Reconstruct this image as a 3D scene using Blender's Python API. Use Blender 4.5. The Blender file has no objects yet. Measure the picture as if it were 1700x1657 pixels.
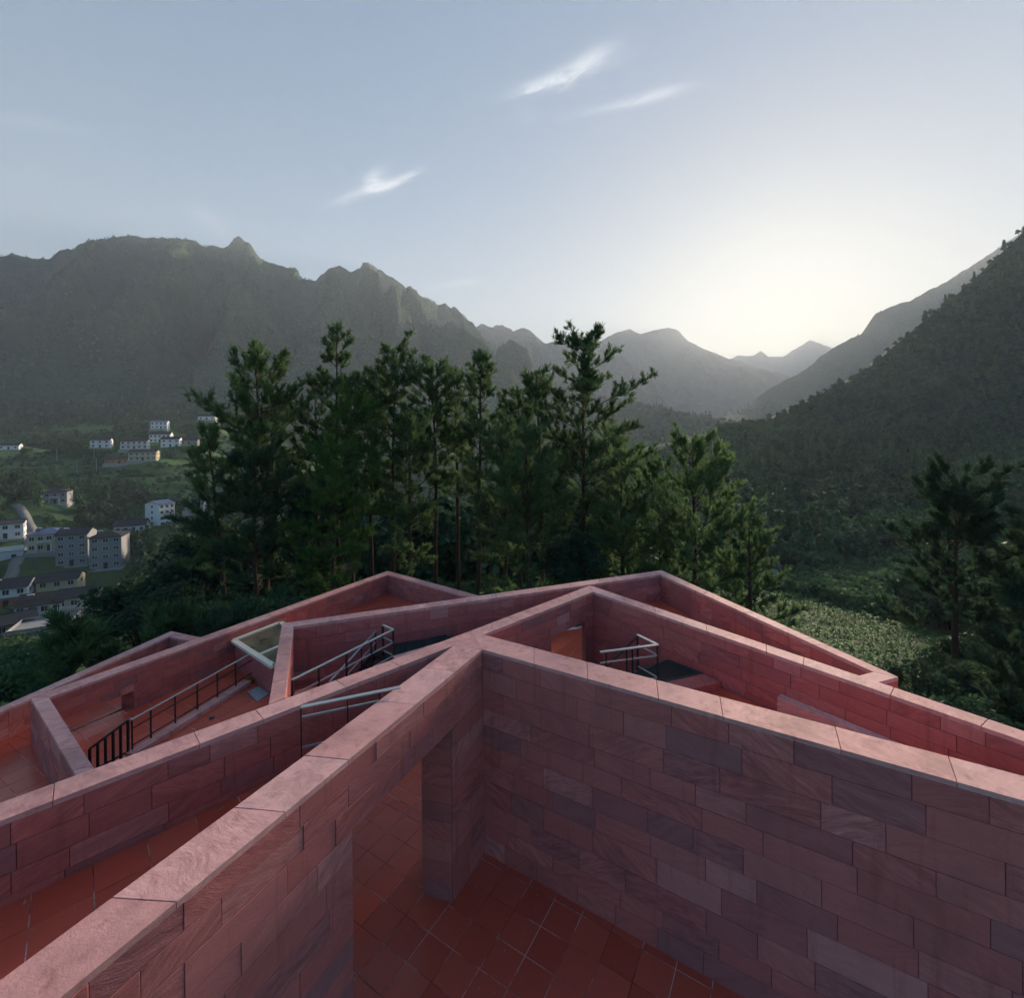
import bpy, bmesh, math, random
import numpy as np
from mathutils import Vector, Matrix

S = bpy.context.scene
COL = S.collection
RAD = math.radians

# ------------------------------------------------------------------ camera
cam_d = bpy.data.cameras.new('camera')
cam = bpy.data.objects.new('camera', cam_d)
COL.objects.link(cam)
cam.location = (0.0, 0.0, 9.5)
cam.rotation_euler = (RAD(90), 0.012, 0)
cam_d.sensor_fit = 'HORIZONTAL'
cam_d.sensor_width = 36.0
cam_d.lens = 770.0 / 1700.0 * 36.0
cam_d.shift_y = -0.0597
cam_d.clip_start = 0.1
cam_d.clip_end = 20000
S.camera = cam

# ------------------------------------------------------------------ light
SUN_EL, SUN_AZ = RAD(11.0), RAD(30.5)          # azimuth measured from +Y towards +X
EXPOSURE = 2.65
SKY_STRENGTH = 0.044
SUN_STRENGTH = 4.0
SKY_GAMMA = 0.46          # contrast of the whole sky
HAZE_DENSITY = 0.00019

world = bpy.data.worlds.new('World')
S.world = world
world.use_nodes = True
wn = world.node_tree
wn.nodes.clear()
w_out = wn.nodes.new('ShaderNodeOutputWorld')
w_bg = wn.nodes.new('ShaderNodeBackground')
w_bg.inputs['Strength'].default_value = SKY_STRENGTH
wn.links.new(w_bg.outputs[0], w_out.inputs[0])
sky = wn.nodes.new('ShaderNodeTexSky')
sky.sky_type = 'NISHITA'
sky.sun_disc = False
sky.sun_elevation = SUN_EL
sky.sun_rotation = SUN_AZ
sky.altitude = 400
sky.air_density = 1.2
sky.dust_density = 2.0
sky.ozone_density = 4.0
hsv = wn.nodes.new('ShaderNodeHueSaturation')
hsv.inputs['Hue'].default_value = .508
hsv.inputs['Saturation'].default_value = 1.75
gam = wn.nodes.new('ShaderNodeGamma')
gam.inputs['Gamma'].default_value = SKY_GAMMA
wn.links.new(sky.outputs[0], gam.inputs['Color'])
wn.links.new(gam.outputs[0], hsv.inputs['Color'])


def wnode(t, **kw):
    n = wn.nodes.new(t)
    for k, v in kw.items():
        setattr(n, k, v)
    return n


def wmath(op, a, b=None, clamp=False):
    n = wnode('ShaderNodeMath', operation=op)
    n.use_clamp = clamp
    for i, v in enumerate((a, b)):
        if v is None:
            continue
        if isinstance(v, (int, float)):
            n.inputs[i].default_value = v
        else:
            wn.links.new(v, n.inputs[i])
    return n.outputs[0]


# wispy cirrus: (azimuth deg, elevation deg, half length deg, half height deg, tilt deg, opacity)
CIRRUS = [(7.6, 37.9, 6.0, .95, 9, .9), (4.6, 37.2, 4.2, .7, 8, .6), (10.4, 39.0, 3.0, .9, 14, .75),
          (15.0, 34.9, 6.4, .6, 2, .65), (18.6, 35.3, 3.0, .6, 2, .45),
          (-16.8, 27.3, 4.8, .65, 24, .85), (-16.2, 28.5, 2.0, .9, 30, .9), (-13.6, 28.4, 3.4, .5, 30, .75),
          (-33.0, 22.0, 2.4, 1.3, -25, .25), (-6.0, 18.5, 3.6, .5, 12, .4), (-45.0, 26.0, 4.0, .6, 12, .14), (2.2, 35.0, 1.2, 1.6, 55, .16)]
tc = wnode('ShaderNodeTexCoord')


def wdot(vec):
    d = wnode('ShaderNodeVectorMath', operation='DOT_PRODUCT')
    wn.links.new(tc.outputs['Generated'], d.inputs[0])
    d.inputs[1].default_value = vec
    return d.outputs['Value']


# one streaky noise field for all of them, drawn out along the wind
_az, _el, _t = RAD(3), RAD(32), RAD(14)
_c = Vector((math.sin(_az) * math.cos(_el), math.cos(_az) * math.cos(_el), math.sin(_el)))
_r = Vector((math.cos(_az), -math.sin(_az), 0)); _u = _r.cross(_c)
comb = wnode('ShaderNodeCombineXYZ')
wn.links.new(wmath('MULTIPLY', wdot(_r * math.cos(_t) + _u * math.sin(_t)), 11.0), comb.inputs[0])
wn.links.new(wmath('MULTIPLY', wdot(_u * math.cos(_t) - _r * math.sin(_t)), 34.0), comb.inputs[1])
nz = wnode('ShaderNodeTexNoise')
nz.inputs['Scale'].default_value = 1.5
nz.inputs['Detail'].default_value = 9
nz.inputs['Roughness'].default_value = .7
nz.inputs['Distortion'].default_value = 1.4
wn.links.new(comb.outputs[0], nz.inputs['Vector'])
nfac = nz.outputs['Fac']
bend = wmath('MULTIPLY', wmath('SUBTRACT', nfac, .5), 2.2)
nn = wmath('MULTIPLY', wmath('SUBTRACT', nfac, .3), 2.4, True)
cloud_sum = None
for i, (az, el, hl, hh, tilt, op) in enumerate(CIRRUS):
    hl, hh, op = hl * .85, hh * .85, op * .75
    az, el, tl = RAD(az), RAD(el), RAD(tilt)
    c = Vector((math.sin(az) * math.cos(el), math.cos(az) * math.cos(el), math.sin(el)))
    right = Vector((math.cos(az), -math.sin(az), 0))
    up = right.cross(c)
    u = right * math.cos(tl) + up * math.sin(tl)
    v = up * math.cos(tl) - right * math.sin(tl)
    uu = wdot(u / math.sin(RAD(hl)))
    vv = wmath('ADD', wdot(v / math.sin(RAD(hh))), bend)
    r2 = wmath('ADD', wmath('MULTIPLY', uu, uu), wmath('MULTIPLY', vv, vv))
    g = wmath('MULTIPLY', wmath('POWER', 2.718, wmath('MULTIPLY', r2, -1.5)), op)
    cloud_sum = g if cloud_sum is None else wmath('ADD', cloud_sum, g, True)
cloud_sum = wmath('MULTIPLY', cloud_sum, nn, True)
cloud_sum = wmath('MULTIPLY', cloud_sum, wmath('GREATER_THAN', wdot((0, 1, 0)), .3))
cmix = wnode('ShaderNodeMix', data_type='RGBA', blend_type='MIX')
wn.links.new(cloud_sum, cmix.inputs['Factor'])
wn.links.new(hsv.outputs[0], cmix.inputs['A'])
CLOUD_COL = (4.3, 4.4, 4.5, 1)
cmix.inputs['B'].default_value = CLOUD_COL
wn.links.new(cmix.outputs['Result'], w_bg.inputs['Color'])

sun_d = bpy.data.lights.new('sun', 'SUN')
sun_d.energy = SUN_STRENGTH
sun_d.angle = RAD(10)
sun_d.color = (1.0, .80, .60)
sun = bpy.data.objects.new('sun', sun_d)
COL.objects.link(sun)
sdir = Vector((math.sin(SUN_AZ) * math.cos(SUN_EL), math.cos(SUN_AZ) * math.cos(SUN_EL), math.sin(SUN_EL)))
sun.rotation_euler = sdir.to_track_quat('Z', 'Y').to_euler()
sun.location = sdir * 300

S.view_settings.view_transform = 'Standard'
S.view_settings.look = 'None'
S.view_settings.gamma = 1
S.view_settings.use_curve_mapping = False
S.view_settings.exposure = EXPOSURE
S.render.engine = 'CYCLES'
S.cycles.use_denoising = True
S.cycles.max_bounces = 5
S.cycles.diffuse_bounces = 3
S.cycles.glossy_bounces = 2
S.cycles.transmission_bounces = 2
S.cycles.use_adaptive_sampling = True
S.cycles.adaptive_threshold = .03
S.cycles.transparent_max_bounces = 8
S.cycles.volume_bounces = 0
S.cycles.sample_clamp_indirect = 4
world.cycles.sampling_method = 'MANUAL'
world.cycles.sample_map_resolution = 512

# ------------------------------------------------------------------ helpers
def tag(o, label=None, cat=None, group=None, kind=None):
    if label: o['label'] = label
    if cat: o['category'] = cat
    if group: o['group'] = group
    if kind: o['kind'] = kind
    return o


def link(o, parent=None):
    COL.objects.link(o)
    if parent is not None:
        o.parent = parent
    return o


def empty(name, loc=(0, 0, 0), rz=0.0):
    o = bpy.data.objects.new(name, None)
    o.empty_display_size = .2
    o.location = loc
    o.rotation_euler = (0, 0, rz)
    return link(o)


def mesh_np(name, V, F, mat=None, smooth=False):
    """V (n,3), F (m,k) with k = 3 or 4"""
    V = np.asarray(V, np.float32)
    F = np.asarray(F, np.int32)
    me = bpy.data.meshes.new(name)
    k = F.shape[1]
    me.vertices.add(len(V))
    me.vertices.foreach_set('co', V.ravel())
    me.loops.add(F.size)
    me.loops.foreach_set('vertex_index', F.ravel())
    me.polygons.add(len(F))
    me.polygons.foreach_set('loop_start', np.arange(0, F.size, k, dtype=np.int32))
    me.polygons.foreach_set('loop_total', np.full(len(F), k, np.int32))
    if smooth:
        me.polygons.foreach_set('use_smooth', np.ones(len(F), bool))
    me.update(calc_edges=True)
    if mat: me.materials.append(mat)
    return me


def obj(name, me, parent=None, loc=(0, 0, 0), rz=0.0):
    o = bpy.data.objects.new(name, me)
    o.location = loc
    o.rotation_euler = (0, 0, rz)
    return link(o, parent)


class MB:
    """collects boxes, bars and prisms for one mesh"""
    def __init__(s):
        s.v, s.f = [], []

    def add(s, vs, fs):
        n = len(s.v)
        s.v += [tuple(p) for p in vs]
        s.f += [tuple(i + n for i in f) for f in fs]
        return s

    def prism(s, poly, z0, z1):
        n = len(poly)
        a = sum(poly[i][0] * poly[(i + 1) % n][1] - poly[(i + 1) % n][0] * poly[i][1] for i in range(n))
        if a < 0: poly = poly[::-1]
        vs = [(p[0], p[1], z0) for p in poly] + [(p[0], p[1], z1) for p in poly]
        fs = [tuple(range(n - 1, -1, -1)), tuple(range(n, 2 * n))]
        fs += [(i, (i + 1) % n, n + (i + 1) % n, n + i) for i in range(n)]
        return s.add(vs, fs)

    def box(s, x0, x1, y0, y1, z0, z1):
        return s.prism([(x0, y0), (x1, y0), (x1, y1), (x0, y1)], z0, z1)

    def bar(s, a, b, w, h, up=(0, 0, 1)):
        a, b = Vector(a), Vector(b)
        d = (b - a).normalized()
        x = d.cross(Vector(up))
        if x.length < 1e-4: x = Vector((1, 0, 0))
        x.normalize()
        y = x.cross(d)
        x, y = x * w / 2, y * h / 2
        vs = [a - x - y, a + x - y, a + x + y, a - x + y, b - x - y, b + x - y, b + x + y, b - x + y]
        return s.add(vs, [(0, 1, 2, 3), (7, 6, 5, 4), (4, 5, 1, 0), (5, 6, 2, 1), (6, 7, 3, 2), (7, 4, 0, 3)])

    def tube(s, pts, rad, n=8):
        pts = [Vector(p) for p in pts]
        rings = []
        for i, p in enumerate(pts):
            d = (pts[min(i + 1, len(pts) - 1)] - pts[max(i - 1, 0)]).normalized()
            x = d.cross(Vector((0, 0, 1)))
            if x.length < 1e-3: x = Vector((1, 0, 0))
            x.normalize(); y = d.cross(x)
            r = rad[i] if isinstance(rad, (list, tuple)) else rad
            rings.append([p + (x * math.cos(2 * math.pi * k / n) + y * math.sin(2 * math.pi * k / n)) * r for k in range(n)])
        vs = [q for r in rings for q in r]
        fs = [(i * n + k, i * n + (k + 1) % n, (i + 1) * n + (k + 1) % n, (i + 1) * n + k) for i in range(len(pts) - 1) for k in range(n)]
        fs += [tuple(range(n - 1, -1, -1)), tuple(range((len(pts) - 1) * n, len(pts) * n))]
        return s.add(vs, fs)

    def mesh(s, name, mat):
        me = bpy.data.meshes.new(name)
        me.from_pydata(s.v, [], s.f)
        bm = bmesh.new(); bm.from_mesh(me)
        bmesh.ops.recalc_face_normals(bm, faces=bm.faces)
        bm.to_mesh(me); bm.free()
        me.materials.append(mat)
        return me

    def build(s, name, mat, parent=None, loc=(0, 0, 0), rz=0.0):
        return obj(name, s.mesh(name, mat), parent, loc, rz)


def fbm2(x, y, seed=0, octaves=5, lac=2.03, gain=.5, ridged=False):
    """value noise, vectorised"""
    x = np.asarray(x, float); y = np.asarray(y, float)
    out = np.zeros(np.broadcast(x, y).shape); amp = 1.0; tot = 0
    for o in range(octaves):
        xi, yi = np.floor(x), np.floor(y)
        fx, fy = x - xi, y - yi
        fx = fx * fx * fx * (fx * (fx * 6 - 15) + 10); fy = fy * fy * fy * (fy * (fy * 6 - 15) + 10)

        def hsh(a, b):
            n = (a.astype(np.int64) * 374761393 + b.astype(np.int64) * 668265263 + (seed + o) * 1274126177) & 0xffffffff
            n = ((n ^ (n >> 13)) * 1274126177) & 0xffffffff
            return ((n ^ (n >> 16)) & 0xffff) / 65535.0
        v = (hsh(xi, yi) * (1 - fx) + hsh(xi + 1, yi) * fx) * (1 - fy) + (hsh(xi, yi + 1) * (1 - fx) + hsh(xi + 1, yi + 1) * fx) * fy
        if ridged: v = 1 - np.abs(2 * v - 1)
        out += v * amp; tot += amp
        x = x * lac + 17.3; y = y * lac + 5.1; amp *= gain
    return out / tot


# ------------------------------------------------------------------ materials
class Mat:
    def __init__(s, name):
        s.m = bpy.data.materials.new(name)
        s.m.use_nodes = True
        s.t = s.m.node_tree
        s.b = s.t.nodes['Principled BSDF']

    def n(s, t, **kw):
        n = s.t.nodes.new(t)
        for k, v in kw.items():
            if k in n.inputs.keys(): n.inputs[k].default_value = v
            else: setattr(n, k, v)
        return n

    def l(s, a, b): s.t.links.new(a, b)

    def math(s, op, a, b=0.0, clamp=False):
        n = s.n('ShaderNodeMath', operation=op); n.use_clamp = clamp
        for i, v in enumerate((a, b)):
            if isinstance(v, (int, float)): n.inputs[i].default_value = v
            else: s.l(v, n.inputs[i])
        return n.outputs[0]

    def mix(s, f, a, b, mode='MIX'):
        n = s.n('ShaderNodeMix', data_type='RGBA', blend_type=mode)
        for k, v in (('Factor', f), ('A', a), ('B', b)):
            i = n.inputs[k] if k != 'Factor' else n.inputs[0]
            if k != 'Factor': i = n.inputs[6 if k == 'A' else 7]
            if isinstance(v, (int, float)): i.default_value = v
            elif isinstance(v, (tuple, list)): i.default_value = tuple(v) + ((1,) if len(v) == 3 else ())
            else: s.l(v, i)
        return n.outputs[2]

    def ramp(s, f, stops, interp='LINEAR'):
        n = s.n('ShaderNodeValToRGB')
        n.color_ramp.interpolation = interp
        e = n.color_ramp.elements
        while len(e) > 1: e.remove(e[-1])
        for i, (p, c) in enumerate(stops):
            el = e[0] if i == 0 else e.new(p)
            el.position = p
            el.color = tuple(c) + (1,) if len(c) == 3 else c
        s.l(f, n.inputs[0])
        return n.outputs[0]

    def noise(s, vec, scale, detail=4, rough=.55, dist=0.0):
        n = s.n('ShaderNodeTexNoise')
        n.inputs['Scale'].default_value = scale
        n.inputs['Detail'].default_value = detail
        n.inputs['Roughness'].default_value = rough
        n.inputs['Distortion'].default_value = dist
        if vec is not None: s.l(vec, n.inputs['Vector'])
        return n.outputs['Fac']

    def bump(s, h, strength, dist=.02):
        n = s.n('ShaderNodeBump')
        n.inputs['Strength'].default_value = strength
        n.inputs['Distance'].default_value = dist
        s.l(h, n.inputs['Height'])
        s.l(n.outputs[0], s.b.inputs['Normal'])

    def base(s, c):
        if isinstance(c, (tuple, list)): s.b.inputs['Base Color'].default_value = tuple(c) + (1,)
        else: s.l(c, s.b.inputs['Base Color'])

    def rough(s, r):
        if isinstance(r, (int, float)): s.b.inputs['Roughness'].default_value = r
        else: s.l(r, s.b.inputs['Roughness'])


def plain(name, col, rough=.6, metal=0.0, var=.12, scale=3.0):
    m = Mat(name)
    g = m.n('ShaderNodeNewGeometry').outputs['Position']
    f = m.noise(g, scale, 4)
    f2 = m.noise(g, scale * 11, 3)
    f = m.math('ADD', m.math('MULTIPLY', f, .65), m.math('MULTIPLY', f2, .35))
    m.base(m.mix(f, [c * (1 - 2 * var) for c in col], [min(1, c * (1 + 2 * var)) for c in col]))
    m.rough(rough)
    m.b.inputs['Metallic'].default_value = metal
    if rough > .8: m.b.inputs['Specular IOR Level'].default_value = .08
    return m.m


def stone_mat(name, stops, grain=1.0, rough=.78, spot=True, dirt=0.0):
    """pink sandstone: colour per block, curved bedding lines, pits"""
    m = Mat(name)
    rnd = m.n('ShaderNodeObjectInfo').outputs['Random']
    oc = m.n('ShaderNodeTexCoord').outputs['Object']
    geo = m.n('ShaderNodeNewGeometry').outputs['Position']
    base = m.ramp(rnd, stops)
    off = m.n('ShaderNodeCombineXYZ')
    m.l(m.math('MULTIPLY', rnd, 91.0), off.inputs[0]); m.l(m.math('MULTIPLY', rnd, 47.0), off.inputs[2]); m.l(m.math('MULTIPLY', rnd, 23.0), off.inputs[1])
    add = m.n('ShaderNodeVectorMath', operation='ADD')
    m.l(oc, add.inputs[0]); m.l(off.outputs[0], add.inputs[1])
    rot = m.n('ShaderNodeVectorRotate', rotation_type='Y_AXIS')
    m.l(add.outputs[0], rot.inputs['Vector'])
    r2 = m.math('FRACT', m.math('MULTIPLY', rnd, 13.7))
    m.l(m.math('MULTIPLY', m.math('SUBTRACT', r2, .5), 1.3), rot.inputs['Angle'])
    # large slow warp gives the curved, eye-like figures of cut sandstone
    warp = m.n('ShaderNodeTexNoise'); warp.inputs['Scale'].default_value = .9; warp.inputs['Detail'].default_value = 2
    m.l(rot.outputs[0], warp.inputs['Vector'])
    wv = m.n('ShaderNodeVectorMath', operation='SCALE'); m.l(warp.outputs['Color'], wv.inputs[0]); wv.inputs['Scale'].default_value = .42
    a2 = m.n('ShaderNodeVectorMath', operation='ADD'); m.l(rot.outputs[0], a2.inputs[0]); m.l(wv.outputs[0], a2.inputs[1])
    sq = m.n('ShaderNodeMapping'); sq.inputs['Scale'].default_value = (.5, .5, 3.2); m.l(a2.outputs[0], sq.inputs['Vector'])
    bands = m.noise(sq.outputs[0], 3.0, 5, .62)
    fine = m.n('ShaderNodeMapping'); fine.inputs['Scale'].default_value = (1, 1, 9); m.l(a2.outputs[0], fine.inputs['Vector'])
    lines = m.noise(fine.outputs[0], 6.5, 3, .5)
    # strength of the figure differs between blocks
    gs = m.math('FRACT', m.math('MULTIPLY', rnd, 7.31))
    gs = m.math('ADD', m.math('MULTIPLY', m.math('POWER', gs, 2.0), .6 * grain), .17 * grain)
    t = m.math('ADD', m.math('MULTIPLY', m.math('SUBTRACT', bands, .5), 2.4), m.math('MULTIPLY', m.math('SUBTRACT', lines, .5), 1.5))
    t = m.math('MULTIPLY', t, gs)
    lum = m.math('ADD', t, 1.0)
    comb = m.n('ShaderNodeCombineColor')
    for i, k in enumerate((.85, 1.0, .98)):
        m.l(m.math('ADD', m.math('MULTIPLY', m.math('SUBTRACT', lum, 1.0), k), 1.0), comb.inputs[i])
    col = m.mix(1.0, base, comb.outputs[0], 'MULTIPLY')
    # weather: dull dark patches and pale lime specks that run across blocks
    wz = m.noise(geo, .8, 5, .6)
    col = m.mix(m.math('MULTIPLY', m.math('SUBTRACT', wz, .5), 1.6, True), col, (.17, .085, .085))
    stain = m.n('ShaderNodeMapping'); stain.inputs['Scale'].default_value = (3.2, 3.2, .35); m.l(geo, stain.inputs['Vector'])
    sv = m.noise(stain.outputs[0], 1.6, 4, .6)
    col = m.mix(m.math('MULTIPLY', m.math('SUBTRACT', sv, .56), 2.6, True), col, (.30, .09, .055))
    if dirt:
        dz = m.math('MULTIPLY', m.noise(geo, 2.6, 6, .7), m.math('ADD', m.noise(geo, .55, 3, .5), .5))
        col = m.mix(m.math('MULTIPLY', m.math('SUBTRACT', dz, .50), 2.6 * dirt, True), col, (.20, .11, .10))
        col = m.mix(m.math('MULTIPLY', m.math('SUBTRACT', m.noise(geo, 9.0, 4, .7), .60), 3.0 * dirt, True), col, (.30, .16, .145))
    if spot:
        vz = m.n('ShaderNodeTexVoronoi'); vz.inputs['Scale'].default_value = 7.0
        m.l(geo, vz.inputs['Vector'])
        n2 = m.noise(geo, 2.3, 2)
        sp = m.math('MULTIPLY', m.math('LESS_THAN', vz.outputs['Distance'], .055), m.math('GREATER_THAN', n2, .57))
        col = m.mix(m.math('MULTIPLY', sp, .6), col, (.62, .50, .47))
    m.base(col)
    pit = m.noise(geo, 38, 4, .7)
    m.rough(m.math('ADD', rough - .08, m.math('MULTIPLY', pit, .16)))
    hh = m.math('ADD', m.math('MULTIPLY', lines, .5), m.math('MULTIPLY', pit, .6))
    m.bump(hh, .55, .014)
    m.b.inputs['Specular IOR Level'].default_value = .3
    return m.m


MS = {}
MS['stone'] = stone_mat('pink_sandstone', [(0, (.40, .165, .165)), (.16, (.47, .155, .148)), (.40, (.55, .16, .145)), (.66, (.59, .18, .16)), (.90, (.60, .205, .185)), (.985, (.63, .25, .23)), (1, (.67, .33, .31))])
MS['stone_red'] = stone_mat('red_sandstone', [(0, (.42, .16, .16)), (.2, (.53, .145, .13)), (.5, (.60, .16, .135)), (.8, (.62, .185, .16)), (1, (.64, .26, .24))])
MS['coping'] = stone_mat('coping_sandstone', [(0, (.72, .35, .32)), (.35, (.76, .38, .345)), (.7, (.79, .41, .375)), (1, (.82, .46, .42))], grain=.7, dirt=.4)
MS['joint'] = plain('mortar_joint', (.16, .07, .06), .95)


def tile_mat():
    m = Mat('terracotta_tile')
    rnd = m.n('ShaderNodeObjectInfo').outputs['Random']
    geo = m.n('ShaderNodeNewGeometry').outputs['Position']
    base = m.ramp(rnd, [(0, (.60, .088, .050)), (.35, (.64, .098, .056)), (.7, (.67, .108, .062)), (1, (.70, .125, .075))])
    n1 = m.noise(geo, 1.7, 5, .6)
    n2 = m.noise(geo, 24, 4, .65)
    col = m.mix(m.math('MULTIPLY', n1, .2), base, (.35, .045, .025))
    col = m.mix(m.math('MULTIPLY', m.math('SUBTRACT', n2, .60), 2.2, True), col, (.5, .22, .15))
    vz = m.n('ShaderNodeTexVoronoi'); vz.inputs['Scale'].default_value = 5.0; m.l(geo, vz.inputs['Vector'])
    col = m.mix(m.math('MULTIPLY', m.math('LESS_THAN', vz.outputs['Distance'], .035), m.math('GREATER_THAN', n1, .48)), col, (.55, .42, .38))
    m.base(col)
    m.rough(m.math('ADD', .2, m.math('MULTIPLY', n1, .35)))
    m.b.inputs['Coat Weight'].default_value = .12
    m.b.inputs['Coat Roughness'].default_value = .12
    m.bump(n2, .12, .006)
    return m.m


def grout_mat():
    m = Mat('tile_grout')
    geo = m.n('ShaderNodeNewGeometry').outputs['Position']
    f = m.noise(geo, .9, 5, .65)
    m.base(m.ramp(f, [(.40, (.12, .04, .025)), (.48, (.36, .20, .16)), (.55, (.78, .68, .64))]))
    m.rough(.95)
    return m.m


MS['tile'] = tile_mat()
MS['grout'] = grout_mat()
MS['steel_light'] = plain('galvanised_steel', (.40, .44, .44), .5, .2, .08, 5)
MS['steel_dark'] = plain('dark_painted_steel', (.030, .034, .036), .5, .3, .1, 5)
MS['grate'] = plain('dark_steel_grating', (.07, .095, .09), .55, .4, .1, 5)
MS['rust'] = plain('rusty_stone', (.38, .12, .03), .9, 0, .3, 4)
MS['frame_cream'] = plain('cream_painted_frame', (.80, .74, .60), .55, 0, .1, 4)
def glass_dirty():
    m = Mat('grimy_glass')
    geo = m.n('ShaderNodeNewGeometry').outputs['Position']
    f = m.noise(geo, 2.2, 6, .65)
    m.base(m.ramp(f, [(.3, (.06, .05, .028)), (.5, (.15, .125, .075)), (.72, (.28, .24, .15))]))
    m.rough(m.math('ADD', .12, m.math('MULTIPLY', f, .4)))
    return m.m
MS['glass_dirty'] = glass_dirty()
# ------------------------------------------------------------------ the sandstone building
rng = random.Random(11)
TOP = 4.66            # top of the upper copings
_stone_cache = {}


def stone_mesh(L, h, sign, mat, prefix='stone'):
    key = (round(L, 3), round(h, 3), sign, mat.name)
    if key in _stone_cache: return _stone_cache[key]
    D, c = .05, .005
    g = .0035
    x0, x1, z0, z1 = -L / 2 + g, L / 2 - g, -h / 2 + g, h / 2 - g
    y = lambda d: sign * d
    V = [(x0, y(-D), z0), (x1, y(-D), z0), (x1, y(-D), z1), (x0, y(-D), z1),
         (x0, y(-c), z0), (x1, y(-c), z0), (x1, y(-c), z1), (x0, y(-c), z1),
         (x0 + c, 0, z0 + c), (x1 - c, 0, z0 + c), (x1 - c, 0, z1 - c), (x0 + c, 0, z1 - c)]
    F = [(8, 9, 10, 11)]
    for a in range(4):
        b = (a + 1) % 4
        F += [(a, b, b + 4, a + 4), (a + 4, b + 4, b + 8, a + 8)]
    if sign > 0: F = [f[::-1] for f in F]
    me = bpy.data.meshes.new(prefix)
    me.from_pydata(V, [], F)
    me.materials.append(mat)
    _stone_cache[key] = me
    return me


def rows_between(z0, z1, row, r):
    """row heights from the top down, filling z0..z1"""
    n = max(1, round((z1 - z0) / row))
    h = [row * r.choice((.82, .92, 1.0, 1.0, 1.1, 1.2)) for _ in range(n)]
    k = (z1 - z0) / sum(h)
    return [x * k for x in h]


def face_stones(root, P0, u, L, out, z0, z1, row, lens, openings=(), seed=0, mat=None, proud=.012):
    """stones on one wall face: P0 plan start, u unit direction, out +1 if outward is left of u else -1"""
    r = random.Random(seed)
    mat = mat or MS['stone']
    left = Vector((-u[1], u[0]))
    ang = math.atan2(u[1], u[0])
    rl = root.location
    cuts = sorted({z1, z0} | {o[3] for o in openings if z0 < o[3] < z1} | {o[2] for o in openings if z0 < o[2] < z1}, reverse=True)
    for a, b in zip(cuts[:-1], cuts[1:]):
        z = a
        for h in rows_between(b, a, row, r):
            zc = z - h / 2
            z -= h
            spans = [(0.0, L)]
            for o in openings:
                if o[2] < zc < o[3]:
                    spans = [q for s in spans for q in ((s[0], min(s[1], o[0])), (max(s[0], o[1]), s[1])) if q[1] - q[0] > .02]
            for s0, s1 in spans:
                s = s0
                first = True
                while s < s1 - 1e-3:
                    ln = r.choice(lens)
                    if first and len(lens) > 1: ln *= r.choice((.45, .7, 1.0))
                    first = False
                    ln = min(round(ln / .05) * .05, s1 - s)
                    if s1 - s - ln < min(lens) * .5: ln = s1 - s
                    c = s + ln / 2
                    d = r.uniform(0, proud)
                    me = stone_mesh(ln, round(h, 3), out, mat)
                    p = Vector(P0) + Vector(u) * c + left * out * d
                    obj('stone', me, root, (p.x - rl.x, p.y - rl.y, zc - rl.z), ang)
                    s += ln


def coping(root, far0, far1, near0, near1, z, th=.075, step=1.25, seed=0, over=.014):
    """coping stones between the far edge and the near edge of a wall top"""
    r = random.Random(seed)
    f0, f1, n0, n1 = (Vector(p) for p in (far0, far1, near0, near1))
    Lm = ((f1 - f0).length + (n1 - n0).length) / 2
    n = max(1, round(Lm / step))
    t = [0] + sorted((i + r.uniform(-.22, .22)) / n for i in range(1, n)) + [1]
    rl = root.location
    for a, b in zip(t[:-1], t[1:]):
        g = .0045 / Lm
        aa, bb = (a + g if a > 0 else a), (b - g if b < 1 else b)
        q = [n0.lerp(n1, aa), n0.lerp(n1, bb), f0.lerp(f1, bb), f0.lerp(f1, aa)]
        coping_block(root, q, z, th, over, r)


def coping_block(root, q, z, th=.075, over=.014, r=random):
    c = sum(q, Vector((0, 0))) / len(q)
    n = len(q)
    area = sum(q[i].x * q[(i + 1) % n].y - q[(i + 1) % n].x * q[i].y for i in range(n))
    if area < 0: q = q[::-1]
    # frame of the longest edge so that the bedding lines follow the stone
    e = max(((q[(i + 1) % n] - q[i]) for i in range(n)), key=lambda v: v.length)
    ang = math.atan2(e.y, e.x)
    R = Matrix.Rotation(-ang, 2)
    loc = [R @ (p - c) for p in q]
    ins = .006
    dz = r.uniform(-.0015, .0015)
    cen = [p * (1 - ins / max(p.length, .05)) for p in loc]
    outp = [p for p in loc]
    V = [(p.x, p.y, -th) for p in outp] + [(p.x, p.y, -.006) for p in outp] + [(p.x, p.y, dz) for p in cen]
    F = [tuple(range(n - 1, -1, -1)), tuple(range(2 * n, 3 * n))]
    for i in range(n):
        j = (i + 1) % n
        F += [(i, j, n + j, n + i), (n + i, n + j, 2 * n + j, 2 * n + i)]
    me = bpy.data.meshes.new('coping_stone')
    me.from_pydata(V, [], F)
    me.materials.append(MS['coping'])
    rl = root.location
    return obj('coping_stone', me, root, (c.x - rl.x, c.y - rl.y, z - rl.z), ang)


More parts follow.
